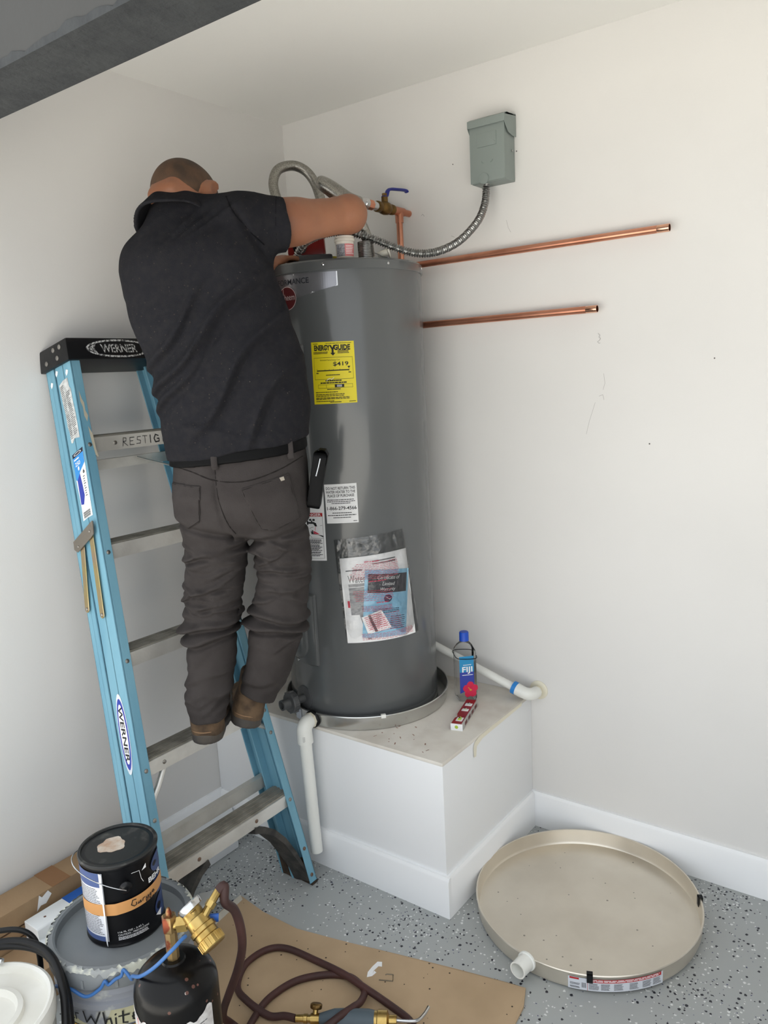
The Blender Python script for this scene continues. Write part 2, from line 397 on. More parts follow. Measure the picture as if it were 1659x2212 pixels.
# ================================================================== WATER HEATER
HX, HY, HR, HZ0, HZ1 = .510, -.316, .264, .515, 2.012
HCEN = np.array([HX, HY])
GREY = mat('heater_enamel', (93, 95, 96), 0.24, coat=.3, var=(88, 90, 91), var_scale=3, var_amt=.5)
GREYD = mat('heater_grey_plastic', (78, 79, 80), 0.42)
heater = thing('water_heater', 'tall grey cylindrical electric water heater standing in a round pan on the white platform', 'water heater', (HX, HY, HZ0))
mb = MB(); mb.lathe([(HR-.03, HZ0), (HR-.004, HZ0), (HR, HZ0+.006), (HR, HZ0+.03), (HR-.0015, HZ0+.034), (HR, HZ0+.038), (HR, HZ1-.03)], (HX, HY, 0), 160)
mb.build('jacket', GREY, heater)
mb = MB(); mb.lathe([(HR+.0035, HZ1-.032), (HR+.005, HZ1-.03), (HR+.004, HZ1-.006), (HR-.002, HZ1), (HR-.02, HZ1+.002), (.05, HZ1+.004), (1e-4, HZ1+.004)], (HX, HY, 0), 160)
lid = mb.build('lid', GREY, heater)
for th in (-1.0974-1.2, -1.0974, -.3247, .45, 1.3, 2.2, 3.1):
    d = np.array([math.cos(th), math.sin(th), 0]); c = np.array([HX, HY, HZ1-.016])+d*(HR+.004)
    MB().lathe([(.0045, 0), (.0042, .0018), (.002, .003), (1e-4, .0032)], c, 12, d).build('screw', CHROME, lid)
def hp(quad, extra=0): return cyl_patch(HCEN, HR+extra, quad)
# ---- yellow energy sticker
q = hp([(-1.3039, 1.769), (-.7963, 1.7674), (-.7926, 1.5806), (-1.3076, 1.5796)])
mb = MB(); q.rect(mb, 0, 0, 1, 1, .0006, 24, 6); es = mb.build('energy_sticker', mat('sticker_yellow', (232, 214, 30), .45), heater, fix=False)
lab(es, 'yellow energy cost sticker')
k = MB(); O_ = .0011
q.text(k, 'ENERGY', .07, .86, .445, .95, O_, .045); q.text(k, 'GUIDE', .535, .86, .91, .95, O_, .045)
q.poly(k, [(.435, .945), (.475, .945), (.505, .90), (.535, .945), (.575, .945), (.53, .875), (.53, .82), (.57, .82), (.51, .775), (.45, .82), (.485, .82), (.485, .875)], O_)
for (a, b, c, d) in [(.05, .745, .95, .75), (.05, .395, .95, .4), (.05, .395, .055, .75), (.945, .395, .95, .75), (.11, .53, .86, .547), (.11, .52, .116, .57), (.855, .52, .861, .57), (.12, .255, .92, .259), (.12, .31, .92, .314), (.12, .255, .125, .314), (.915, .255, .92, .314), (.31, .255, .315, .314), (.72, .255, .725, .314)]:
    q.rect(k, a, b, c, d, O_, 8)
for x in (.3, .4, .5, .65): q.rect(k, x, .547, x+.006, .562, O_)
q.text(k, '$419', .5, .60, .85, .675, O_, .015); q.text(k, 'Estimated Yearly Energy Cost', .2, .69, .66, .718, O_)
q.poly(k, [(.82, .60), (.89, .60), (.855, .565)], O_)
q.lines(k, .05, .4, (.835, .815), .012, O_); q.lines(k, .62, .88, (.855, .835, .815), .012, O_); q.lines(k, .05, .17, (.97,), .01, O_); q.lines(k, .35, .95, (.972,), .008, O_)
q.lines(k, .09, .15, (.5,), .016, O_); q.lines(k, .84, .9, (.5,), .016, O_); q.lines(k, .32, .65, (.465,), .014, O_)
q.text(k, 'P', .4, .365, .43, .39, O_); q.lines(k, .3, .68, (.375,), .02, O_); q.lines(k, .18, .8, (.34,), .02, O_); q.lines(k, .33, .66, (.235,), .014, O_)
q.lines(k, .05, .6, (.19,), .012, O_); q.lines(k, .05, .75, (.155, .13), .012, O_); q.lines(k, .05, .85, (.1, .08), .012, O_); q.lines(k, .05, .5, (.045,), .012, O_); q.lines(k, .38, .65, (.025,), .012, O_); q.lines(k, .82, .97, (.028,), .012, O_)
q.rect(k, .51, .262, .72, .31, O_, 3)
k.build('print', INK, es, smooth=0, fix=False)
k = MB(); q.lines(k, .56, .68, (.297, .278), .01, .0015); q.stroke(k, [(.33, .37), (.36, .4), (.4, .41), (.45, .395), (.5, .42)], .008, .0015, .7);
k.build('scuffs', PAPERW, es, smooth=0, fix=False)
# ---- white notice
q = hp([(-1.2536, 1.3273), (-.8567, 1.3297), (-.8554, 1.2034), (-1.2435, 1.2018)])
mb = MB(); q.rect(mb, 0, 0, 1, 1, .0006, 16, 4); es = mb.build('return_notice_sticker', PAPERW, heater, fix=False); lab(es, 'white return notice sticker')
k = MB(); q.text(k, 'DO NOT RETURN THIS', .05, .86, .95, .93, O_, .015); q.text(k, 'WATER HEATER TO THE', .04, .765, .95, .835, O_, .015); q.text(k, 'PLACE OF PURCHASE', .09, .67, .91, .74, O_, .015)
q.text(k, '1-866-279-4566', .04, .34, .96, .43, O_, .015)
q.lines(k, .06, .94, (.6, .555), .018, O_); q.lines(k, .2, .8, (.51,), .018, O_); q.lines(k, .2, .82, (.265,), .018, O_); q.lines(k, .05, .96, (.205,), .02, O_); q.lines(k, .22, .78, (.145,), .018, O_); q.lines(k, .84, .96, (.05,), .015, O_)
k.build('print', INK, es, smooth=0, fix=False)
# ---- danger sticker, its left half goes behind the man
q = hp([(-1.655, 1.3265), (-1.2687, 1.3273), (-1.2776, 1.0800), (-1.655, 1.0745)])
mb = MB(); q.rect(mb, 0, 0, 1, 1, .0006, 16, 6); es = mb.build('danger_sticker', PAPERW, heater, fix=False); lab(es, 'white danger sticker about scalding')
k = MB(); q.rect(k, .08, .585, .93, .632, .0011, 8); k.build('red_band', RED, es, smooth=0, fix=False)
k = MB(); q.text(k, 'DANGER', .2, .592, .88, .625, .0016, .015); k.build('band_lettering', PAPERW, es, smooth=0, fix=False)
k = MB()
for (a, b, c, d) in [(.08, .295, .93, .299), (.08, .03, .93, .033), (.08, .03, .09, .585), (.92, .03, .93, .585)]: q.rect(k, a, b, c, d, O_, 6)
q.ell(k, .36, .5, .035, .03, O_); q.rect(k, .36, .488, .62, .512, O_, 3); q.poly(k, [(.58, .512), (.68, .5), (.72, .455), (.64, .455), (.58, .488)], O_); q.rect(k, .5, .512, .55, .53, O_); q.ell(k, .47, .54, .05, .014, O_); q.ell(k, .6, .54, .05, .014, O_); q.ell(k, .2, .5, .06, .03, O_)
q.stroke(k, [(.9, .47), (.5, .44), (.1, .36)], .004, O_, .4); q.stroke(k, [(.15, .42), (.5, .31)], .004, O_, .4)
q.poly(k, [(.5, .41), (.58, .395), (.53, .385), (.6, .38), (.54, .365), (.62, .362), (.93, .33), (.93, .31), (.72, .345), (.58, .35), (.47, .352), (.5, .365), (.44, .37), (.5, .378), (.44, .39), (.52, .39)], O_)
for y0, n in ((.275, 4), (.21, 3), (.165, 3), (.115, 2), (.08, 2)): q.lines(k, .14, .88, [y0-.0145*i for i in range(n)], .009, O_, .2)
k.build('print', INK, es, smooth=0, fix=False)
k = MB(); q.poly(k, [(.58, .395), (.66, .385), (.8, .352), (.7, .352), (.58, .36)], .0016); q.stroke(k, [(.66, .45), (.64, .42), (.65, .4)], .006, .0015, .4); k.build('hand_glow', PINK, es, smooth=0, fix=False)
# ---- silver name banner and round red badge
q = hp([(-2.02, 1.978), (-.9428, 1.9745), (-.9428, 1.881), (-2.02, 1.872)])
BANNER = mat('banner_silver', (150, 150, 155), .25, .6)
mb = MB(); n = 40
pts = [(x, 1.0) for x in np.linspace(0, 1, n)]+[(1, .56)]+[(x, .56-(1-x)*.32/.55 if x > .45 else .24) for x in np.linspace(1, 0, n)]
for i in range(n-1):
    xa, xb = i/(n-1), (i+1)/(n-1)
    lo_ = lambda x: .56-(1-x)*.58 if x > .45 else .24
    mb.add([q.fn(xa, lo_(xa), .0006), q.fn(xb, lo_(xb), .0006), q.fn(xb, 1, .0006), q.fn(xa, 1, .0006)], [(0, 1, 2, 3)])
es = mb.build('name_banner', BANNER, heater, fix=False); lab(es, 'silver name banner')
k = MB(); q.text(k, 'FORMANCE', .26, .70, .685, .87, O_, .01); k.build('lettering', mat('banner_ink', (34, 36, 44), .4), es, smooth=0, fix=False)
k = MB(); q.stroke(k, [(0, .985), (.5, .985), (.995, .985), (.995, .57), (.72, .41), (.45, .25)], .035, O_, 2.9); k.build('bright_edge', mat('banner_edge', (226, 228, 232), .2, .3), es, smooth=0, fix=False)
q = hp([(-1.735, 1.942), (-1.46, 1.942), (-1.46, 1.871), (-1.735, 1.871)])
mb = MB(); q.ell(mb, .5, .5, .5, .5, .002); es = mb.build('round_badge', mat('badge_maroon', (92, 26, 30), .35), heater, fix=False); lab(es, 'round maroon badge')
k = MB(); q.ell(k, .5, .5, .5, .5, .0024, rin=(.475, .475)); q.text(k, 'R', .14, .3, .38, .68, .0025); q.text(k, 'heem', .36, .42, .92, .68, .0025); q.stroke(k, [(.3, .92), (.3, .3), (.42, .1)], .025, .0025, 1)
k.build('lettering', mat('badge_silver', (214, 200, 198), .4, .2), es, smooth=0, fix=False)
# ---- two element access panels
def panel(t0, t1, z0, z1, dome):
    q = hp([(t0, z1), (t1, z1), (t1, z0), (t0, z0)])
    mb = MB(); mb.grid(lambda a, b: q.fn(a, b, .010-.0095*max(0, (abs(a-.5)*2)**40)-.0095*max(0, (abs(b-.5)*2)**60)), 60, 40)
    p = mb.build('access_panel', GREY, heater, fix=False)
    mb = MB(); w = (t1-t0)*HR; h = z1-z0; N = 36
    rings = []
    for s_, o in ((1.0, .0095), (.95, .017), (.8, .023), (.5, .0245), (.01, .025)):
        ring = []
        for i in range(N):
            a = 2*math.pi*i/N; ca, sa = math.cos(a), math.sin(a)
            rr = .30*s_
            y = (.5+(.21 if sa > 0 else -.21)*1)*h+sa*rr*w; x = .5*w+ca*rr*w
            ring.append(q.fn(x/w, y/h, o))
        rings.append(ring)
    V = [p_ for r_ in rings for p_ in r_]
    F = [(i*N+j, i*N+(j+1) % N, (i+1)*N+(j+1) % N, (i+1)*N+j) for i in range(len(rings)-1) for j in range(N)]
    mb.add(V, F); mb.build('panel_dome', GREY, p, fix=False)
    for yy in (.045, .955):
        tt = (t0+t1)/2; d = np.array([math.cos(tt), math.sin(tt), 0])
        MB().lathe([(.005, 0), (.0045, .003), (1e-4, .004)], np.array([HX, HY, z0+(z1-z0)*yy])+d*(HR+.010), 12, d).build('screw', CHROME, p)
panel(-2.14, -1.4101, 1.5256, 1.7666, True)
panel(-2.16, -1.474, .7121, .9634, True)
# ---- drain valve with knob
th = -1.80; d = np.array([math.cos(th), math.sin(th), 0.0]); c = np.array([HX, HY, .585])+d*HR
dv = MB().lathe([(.042, -.004), (.042, .002), (.038, .004), (.014, .0045), (.014, .04), (.034, .042), (.037, .046), (.037, .062), (.034, .066), (.019, .067), (.018, .07), (.018, .095), (.013, .095), (.012, .07), (1e-4, .07)], c, 32, d).build('drain_valve', GREYD, heater)
for i in range(8):
    a = i*math.pi/4; e1 = np.array([-d[1], d[0], 0]); e2 = np.array([0, 0, 1.0]); p = c+(math.cos(a)*e1+math.sin(a)*e2)*.036+d*.046
    MB().cyl(p, p+d*.016, .004, 8).build('knob_rib', GREYD, dv)
# ---- fittings on top
MB().cyl((.486, -.282, HZ1+.003), (.486, -.282, 2.16), .0115).build('copper_nipple', COPPER, heater)
MB().lathe([(.018, 0), (.018, .02), (.013, .022), (.013, .07)], (.44, -.35, HZ1+.003), 20).build('steel_nipple', CHROME, heater)
mb = MB(); M = (rotm((0, 0, 1), YAW-math.pi/2), (.515, -.44, HZ1+.003)); mb.box((-.06, -.04, 0), (.05, .04, .03), M); mb.build('junction_cover', GREYD, heater, bevel=.008)

# ================================================================== MANUALS IN CLEAR BAG taped to the heater
bagq = [(-1.1733, 1.149), (-.2812, 1.1649), (-.076, .8046), (-1.0839, .8021)]
def film(name, ior, rough, tint, bumpy):
    """thin clear plastic: see-through with a glossy skin"""
    m = bpy.data.materials.new(name); m.use_nodes = True; nt = m.node_tree; nt.nodes.clear()
    o = nt.nodes.new('ShaderNodeOutputMaterial'); t = nt.nodes.new('ShaderNodeBsdfTransparent'); g = nt.nodes.new('ShaderNodeBsdfGlossy'); mx = nt.nodes.new('ShaderNodeMixShader'); fr = nt.nodes.new('ShaderNodeFresnel')
    t.inputs[0].default_value = (*tint, 1); g.inputs['Roughness'].default_value = rough; fr.inputs[0].default_value = ior
    if bumpy:
        n = nt.nodes.new('ShaderNodeTexNoise'); n.inputs['Scale'].default_value = 28; n.inputs['Detail'].default_value = 2
        b = nt.nodes.new('ShaderNodeBump'); b.inputs['Strength'].default_value = bumpy; b.inputs['Distance'].default_value = .01
        tc = nt.nodes.new('ShaderNodeTexCoord'); nt.links.new(tc.outputs['Object'], n.inputs['Vector']); nt.links.new(n.outputs['Fac'], b.inputs['Height'])
        nt.links.new(b.outputs[0], g.inputs['Normal']); nt.links.new(b.outputs[0], fr.inputs['Normal'])
    nt.links.new(fr.outputs[0], mx.inputs[0]); nt.links.new(t.outputs[0], mx.inputs[1]); nt.links.new(g.outputs[0], mx.inputs[2]); nt.links.new(mx.outputs[0], o.inputs[0])
    return m
FILM = film('clear_film', 1.5, .12, (.97, .97, .97), .8)
def hz(th, z): return (HX+HR*math.cos(th), HY+HR*math.sin(th), z)
q = hp(bagq)
bag = thing('document_bag', 'clear plastic bag with red warning print taped to the front of the water heater', 'plastic bag', hz(-.65, .80))
def wr(a, b): return .0012*math.sin(19*a+3*b)+.0012*math.sin(11*b-7*a)+.0022*math.exp(-((b-.93)/.05)**2)*math.sin(46*a)
mb = MB(); mb.grid(lambda a, b: q.fn(a, b, .0016), 30, 24); mb.build('back_sheet', FILM, bag, fix=False)
mb = MB(); mb.grid(lambda a, b: q.fn(a, b, .0016+.0095*min(1, 9*a*(1-a))*min(1, 6*b*(1-b)+.15)+wr(a, b)), 60, 50); mb.build('front_sheet', FILM, bag, fix=False)
k = MB(); of = lambda x, y: .0150
def redline(y, x0, x1, w=.0048):
    x = x0
    while x < x1:
        L = .02+.04*random.random(); xe = min(x+L, x1); yy = y+.006*math.sin(9*x)
        q.rect(k, x, yy-w/2, xe, yy+w/2, .0148); x = xe+.008
for i in range(10): redline(.755-i*.0155, .22-.012*i+.05*random.random(), .80-.02*random.random())
for i in range(6): redline(.50-i*.018, .16+.03*random.random(), .66-.02*random.random())
for i in range(4): redline(.35-i*.0135, .25, .62)
for i in range(9): redline(.27-i*.019, .3+.03*random.random(), .72-.02*random.random())
for i in range(5): redline(.09-i*.0135, .2, .85)
for y, x0, x1 in ((.775, .36, .56), (.59, .38, .6), (.385, .43, .58)): redline(y, x0, x1, .011)
wp = k.build('warning_print', mat('warning_ink', (190, 70, 92), .5, alpha=.75), bag, smooth=0, fix=False)
lab(wp, 'red warning lines printed on the bag'); wp['kind'] = 'stuff'
q = hp([(-1.112, 1.0882), (-.2658, 1.1009), (-.1658, .8063), (-1.0715, .8052)])
man = thing('manual', 'white water heater manual showing at the left inside the clear bag', 'booklet', hz(-.65, .806))
mb = MB(); n = 24
for o, nm in ((.0026, 0),):
    mb.grid(lambda a, b: q.fn(a, b, .0058), n, 8); mb.grid(lambda a, b: q.fn(1-a, b, .0026), n, 8)
    mb.grid(lambda a, b: q.fn(a, 0, .0026+.0032*b), n, 1); mb.grid(lambda a, b: q.fn(1-a, 1, .0026+.0032*b), n, 1)
    mb.grid(lambda a, b: q.fn(0, 1-a, .0026+.0032*b), 8, 1); mb.grid(lambda a, b: q.fn(1, a, .0026+.0032*b), 8, 1)
mb.build('pages', PAPERW, man, fix=False)
k = MB(); q.text(k, 'Water Heater', .09, .705, .62, .795, .0063); k.build('title', INK_G, man, smooth=0, fix=False)
for x0_, x1_, ys_ in ((.07, .3, (.85,)), (.45, .8, (.93,)), (.45, .8, (.9,))):
    k = MB(); q.rect(k, x0_, ys_[0]-.006, x1_, ys_[0]+.006, .0063, 6); k.build('small_print', INK_G, man, smooth=0, fix=False)
k = MB(); q.rect(k, .09, .66, .95, .695, .0063, 16); q.rect(k, .09, .33, .46, .65, .0063, 8); q.poly(k, [(.20, .33), (.34, .33), (.33, .03), (.28, .03)], .0063); k.build('grey_print', mat('print_grey', (150, 150, 152), .6), man, smooth=0, fix=False)
k = MB(); q.rect(k, .055, .42, .085, .5, .0063); k.build('red_mark', PINK, man, smooth=0, fix=False)
q = hp([(-.8145, 1.0481), (-.2431, 1.0327), (-.3286, .8123), (-.8894, .8225)])
cert = thing('warranty_certificate', 'light blue warranty certificate with dark title block inside the clear bag', 'certificate', hz(-.57, .815))
mb = MB(); mb.grid(lambda a, b: q.fn(a, b, .0078), 18, 6); mb.grid(lambda a, b: q.fn(1-a, b, .0068), 18, 6); mb.build('sheet', mat('paper_blue', (150, 198, 222), .6), cert, fix=False)
k = MB(); q.rect(k, .07, .66, .95, .94, .0082, 10); k.build('title_block', mat('print_dark', (72, 70, 76), .6), cert, smooth=0, fix=False)
k = MB(); q.text(k, 'Certificate of', .27, .86, .78, .92, .0087, 0, .25); q.text(k, 'Limited', .38, .77, .66, .82, .0087, 0, .25); q.text(k, 'Warranty', .34, .68, .68, .74, .0087, 0, .25); k.build('title', PAPERW, cert, smooth=0, fix=False)
k = MB(); q.ell(k, .52, .575, .09, .058, .0083); q.lines(k, .2, .8, (.42, .395, .37), .01, .0083); q.lines(k, .6, .95, [.3-.03*i for i in range(7)], .01, .0083); k.build('print', mat('print_navy', (62, 62, 92), .6), cert, smooth=0, fix=False)
k = MB(); q.stroke(k, [(.46, .6), (.5, .59), (.56, .56), (.58, .58)], .008, .0087, .7); k.build('seal_lines', PAPERW, cert, smooth=0, fix=False)
q = hp([(-.8865, .8916), (-.645, .9117), (-.5232, .8469), (-.8182, .8337)])
cd_ = thing('registration_card', 'small white card with pink lines at the bottom inside the clear bag', 'card', hz(-.7, .838))
mb = MB(); mb.grid(lambda a, b: q.fn(a, b, .0100), 8, 4); mb.grid(lambda a, b: q.fn(1-a, b, .0092), 8, 4); mb.build('sheet', PAPERW, cd_, fix=False)
k = MB(); q.lines(k, .1, .95, [.9-.1*i for i in range(8)], .03, .0104); k.build('pink_lines', PINK, cd_, smooth=0, fix=False)
k = MB(); q.rect(k, .3, .02, .42, .98, .0106, 2); k.build('dark_strip', INK_G, cd_, smooth=0, fix=False)

# ================================================================== DRAIN PANS
def pan(name, label, c, r, h, tilt=(0, 0), metal=GALV):
    root = thing(name, label, 'drain pan', (c[0], c[1], c[2]), 'round metal drain pans')
    mb = MB(); T = .0012
    mb.lathe([(1e-4, .0008), (r-.012, .0008), (r-.003, .003), (r, .012), (r, h-.003), (r+.0032, h-.003), (r+.0045, h), (r+.003, h+.0028), (r-.0005, h+.002), (r-T-.0003, h-.002), (r-T, .012), (r-T-.004, .0045), (r-.014, .003), (1e-4, .003)], (0, 0, 0), 120)
    V = np.concatenate(mb.v); V[:, 2] += tilt[0]*V[:, 0]+tilt[1]*V[:, 1]; mb.v = [V+np.array(c)]
    mb.build('pan', metal, root); return root
p1 = pan('drain_pan', 'round galvanised drain pan under the grey water heater on the platform', (.517, -.310, PH), .291, .048, metal=GALV2)
def clipbox(mb, c, r, th, z0, z1, w, t, ro=.0):
    d = np.array([math.cos(th), math.sin(th), 0]); e = np.array([-d[1], d[0], 0]); cc = np.array(c)+d*(r+ro)
    M = (np.stack([e, d, [0, 0, 1]], 1), cc); mb.box((-w/2, -t/2, z0), (w/2, t/2, z1), M)
mb = MB(); clipbox(mb, (.517, -.310, PH), .291, -.735, .042, .054, .016, .012); mb.build('white_clip', PVC, p1, bevel=.001)
mb = MB(); clipbox(mb, (.517, -.310, PH), .291, -1.86, .004, .042, .03, .0025, .002); mb.build('paper_label', mat('label_pale', (205, 208, 214), .6), p1)
# pan outlet and white drain pipe
th = -1.60; d = np.array([math.cos(th), math.sin(th), 0]); oc = np.array([.517, -.310, PH+.025])+d*.292
dp = thing('drain_pipe', 'white plastic elbow pipe hanging from the heater pan down the platform front', 'pipe', (.53, -.648, .078))
MB().lathe([(.03, -.002), (.03, .006), (.026, .009), (.02, .009)], oc, 24, d).build('rubber_gasket', BLACKP, dp)
MB().lathe([(.0265, .008), (.0265, .018), (.0225, .019), (.0225, .03)], oc, 8, d).build('locking_nut', mat('pvc_cream', (226, 220, 200), .35), dp)
ex = np.array([oc[0]-.001, -.647, oc[2]]); pb = np.array([.530, -.652, .078]); dn = (pb-(ex-np.array([0, 0, .03]))); dn /= np.linalg.norm(dn)
arc = [oc+d*.016, oc+d*.020]+[ex+d*(-.026+.026*math.sin(a))+np.array([0, 0, -.026+.026*math.cos(a)]) for a in np.linspace(.2, math.pi/2, 7)]+[ex+np.array([0, 0, -.026])+dn*.04]
mb = MB(); mb.tube(arc, [.0245]*2+[.0255]*7+[.0265], 24); mb.build('elbow', PVC, dp)
k = MB(); pq = cyl_patch(ex[:2], .0266, [(-1.1, ex[2]-.034), (-.75, ex[2]-.034), (-.75, ex[2]-.064), (-1.1, ex[2]-.064)])
for i in range(4): pq.lines(k, .1+.22*i, .22+.22*i, [.9-.11*j for j in range(8)], .06, .0006, .3)
k.build('size_print', INK_G, dp, smooth=0, fix=False)
pt_ = ex+np.array([0, 0, -.026])+dn*.03; Lp = np.linalg.norm(pb-pt_)
MB().lathe([(.0195, 0), (.0205, 0), (.0205, Lp), (.0195, Lp)], pt_, 28, dn).build('pipe', PVC, dp)

fp = pan('drain_pan', 'large empty round metal drain pan lying on the grey speckled floor by the back wall', (1.366, -.352, .006), .333, .052, (.0, .012))
FPZ = .006
pc = np.array([1.366, -.352, FPZ])
for th, nm in ((.49, 0), (-1.16, 0)):
    d = np.array([math.cos(th), math.sin(th), 0]); e = np.array([-d[1], d[0], 0]); cc = pc+d*.333; M = (np.stack([e, d, [0, 0, 1]], 1), cc)
    dz_ = .012*(cc[1]-pc[1])
    mb = MB(); mb.box((-.008, -.006, .028+dz_), (.008, -.0035, .059+dz_), M).box((-.008, .0055, .034+dz_), (.008, .008, .059+dz_), M).box((-.008, -.006, .0565+dz_), (.008, .008, .059+dz_), M); mb.build('plastic_clip', BLACKP, fp)
q = Patch(lambda x, y, o: np.array([pc[0]+(.3345+o)*math.cos(-1.33+x*.78), pc[1]+(.3345+o)*math.sin(-1.33+x*.78), pc[2]+.006+.036*y+.012*.334*math.sin(-1.33+x*.78)]))
mb = MB(); q.rect(mb, 0, 0, 1, 1, .0006, 30, 1); lb = mb.build('paper_label', mat('label_pale', (205, 208, 214), .6), fp, fix=False); lab(lb, 'long white label with red strip')
k = MB(); q.rect(k, .2, .72, .98, 1, .001, 20); q.rect(k, .015, .82, .11, .97, .001, 3); q.rect(k, .193, 0, .197, 1, .001); k.build('red_strip', RED, lb, smooth=0, fix=False)
k = MB()
for i in range(9): q.rect(k, .135+.0055*i, .2, .1365+.0055*i+.002*(i % 2), .62, .001)
for x0 in (.21, .33, .46, .62, .76, .88): q.lines(k, x0, x0+.1, [.6-.09*j for j in range(6)], .045, .001, .25)
q.lines(k, .02, .12, (.5, .4, .22, .14), .05, .001); k.build('print', INK_G, lb, smooth=0, fix=False)
k = MB(); q.lines(k, .22, .96, (.92, .82), .05, .0014); k.build('white_print', PAPERW, lb, smooth=0, fix=False)
th = -1.68; d = np.array([math.cos(th), math.sin(th), 0.02]); oc = pc+d*.334+np.array([0, 0, .028])
MB().lathe([(.019, -.004), (.027, 0), (.027, .006), (.0235, .008), (.0235, .05), (.02, .05), (.019, .008), (1e-4, .008)], oc, 28, d).build('outlet', PVC, fp)
mb = MB()
for i in range(26):
    a, r_ = random.random()*6.28, .3*math.sqrt(random.random()); x, y = pc[0]+r_*math.cos(a), pc[1]+r_*math.sin(a)
    mb.lathe([(1e-4, .0004), (.0015+.0022*random.random(), .0001)], (x, y, pc[2]+.0031+.012*(y-pc[1])), 7, caps=False)
sm = mb.build('water_spots', mat('pan_spots', (150, 144, 132), .5), fp); sm['kind'] = 'stuff'

# ================================================================== ON THE PLATFORM
# relief pipe from the wall elbow to behind the heater
rp = thing('relief_pipe', 'thin white plastic pipe running along the back wall behind the water bottle', 'pipe', (1.02, -.05, .515))
MB().lathe([(.034, 0), (.034, .003), (.028, .006), (.022, .006)], (1.05, 0, .527), 28, (0, -1, 0)).build('wall_ring', mat('pvc_cream', (226, 220, 200), .35), rp)
MB().cyl((1.05, 0, .527), (1.05, -.03, .527), .0165, 20).build('stub', mat('pvc_cream', (226, 220, 200), .35), rp)
d1 = np.array([-.955, 0, .295])
cE = np.array([1.05, -.068, .531])
arc = [(1.05, -.022, .527), (1.05, -.04, .528)]+[np.array([1.05, -.04, .529])+np.array([0, -.03*math.sin(a), 0])+d1*.03*(1-math.cos(a)) for a in np.linspace(.25, math.pi/2, 6)]+[np.array([1.05, -.07, .529])+d1*.066]
mb = MB(); mb.tube(arc, [.021, .0215]+[.0215]*6+[.0225], 20); mb.build('elbow', PVC, rp)
P0 = np.array([1.05, -.07, .529])+d1*.066
mb = MB(); mb.tube([P0-d1*.012, P0+d1*.003], [.0229, .0229], 20); mb.build('blue_tape', mat('tape_blue', (38, 128, 205), .45), rp)
MB().cyl(P0-d1*.02, P0+d1*.48, .0145, 18).build('pipe', PVC, rp)

# water bottle
BX, BY = .838, -.152
bo = thing('water_bottle', 'square clear water bottle with blue cap and red flower label on the platform', 'bottle', (BX, BY, PH))
th0 = math.atan2(CAM[1]-BY, CAM[0]-BX)+.25
ex_ = np.array([-math.sin(th0), math.cos(th0), 0]); ed = np.array([math.cos(th0), math.sin(th0), 0])
def sq(a, r, p=5):
    c, s_ = math.cos(a), math.sin(a); k_ = (abs(c)**p+abs(s_)**p)**(-1/p); return r*k_*c, r*k_*s_
def sqlathe(prof, n=40):
    mb = MB(); V = []
    for r, z, p in prof:
        for i in range(n):
            x, y = sq(2*math.pi*i/n, r, p); V.append(np.array([BX, BY, PH+z])+ex_*x+ed*y)
    F = [(i*n+j, i*n+(j+1) % n, (i+1)*n+(j+1) % n, (i+1)*n+j) for i in range(len(prof)-1) for j in range(n)]
    F += [tuple(range(n))[::-1], tuple(range((len(prof)-1)*n, len(prof)*n))]
    mb.add(V, F); return mb
PET = film('clear_bottle', 1.22, .05, (.97, .975, .98), .15)
sqlathe([(.026, 0, 6), (.033, .004, 6), (.0355, .012, 6), (.0355, .175, 6), (.034, .185, 5), (.026, .202, 3), (.0165, .213, 2), (.014, .217, 2), (.014, .233, 2)]).build('bottle_body', PET, bo)
mb = sqlathe([(.0172, .217, 2), (.0168, .219, 2), (.0165, .246, 2), (.0145, .249, 2)]); mb.build('cap', mat('cap_blue', (26, 78, 190), .35), bo)
q = Patch(lambda x, y, o: np.array([BX, BY, PH+.01])+ex_*(-.033+.066*x)+ed*(.0358+o)+np.array([0, 0, .165*y]))
mb = MB(); q.rect(mb, .06, .30, .84, .62, .0005); q.poly(mb, [(.06, .30), (.5, .3), (.45, .2), (.06, .15)], .0005); lb = mb.build('label', mat('label_blue', (52, 66, 158), .4), bo, smooth=0, fix=False)
k = MB(); q.rect(k, .06, .62, .84, .97, .0005); k.build('label_sky', mat('label_teal', (44, 140, 190), .4), lb, smooth=0, fix=False)
k = MB(); q.text(k, 'FIJI', .2, .58, .76, .74, .001, .02); q.lines(k, .26, .72, (.78,), .014, .001); q.lines(k, .2, .78, (.555,), .014, .001); k.build('lettering', PAPERW, lb, smooth=0, fix=False)
k = MB()
for i in range(5):
    a = math.pi/2+i*2*math.pi/5; cx, cy = .62+.22*math.cos(a), .22+.10*math.sin(a)
    pts = [(cx+(.2*math.cos(t)*math.cos(a)-.19*math.sin(t)*math.sin(a))*(1+.06*math.sin(7*t)), cy+(.2*math.cos(t)*math.sin(a)+.19*math.sin(t)*math.cos(a))*.42*(1+.06*math.sin(5*t))) for t in np.linspace(0, 2*math.pi, 20, endpoint=False)]
    q.poly(k, pts, .001+.0002*i)
k.build('flower_print', mat('flower_red', (208, 36, 74), .45), lb, smooth=0, fix=False)
k = MB(); q.stroke(k, [(.6, .22), (.54, .26), (.5, .275)], .016, .0024, .4); q.ell(k, .63, .215, .06, .02, .0023); k.build('flower_heart', mat('flower_yellow', (214, 150, 60), .5), lb, smooth=0, fix=False)
ring = [np.array([BX, BY, PH+.165-.006*math.sin(a+.6)])+ex_*sq(a, .0385)[0]+ed*sq(a, .0385)[1] for a in np.linspace(0, 2*math.pi, 40, endpoint=False)]
mb = MB(); mb.tube(ring, .0014, 8, closed=True); mb.build('black_band', BLACKP, bo)

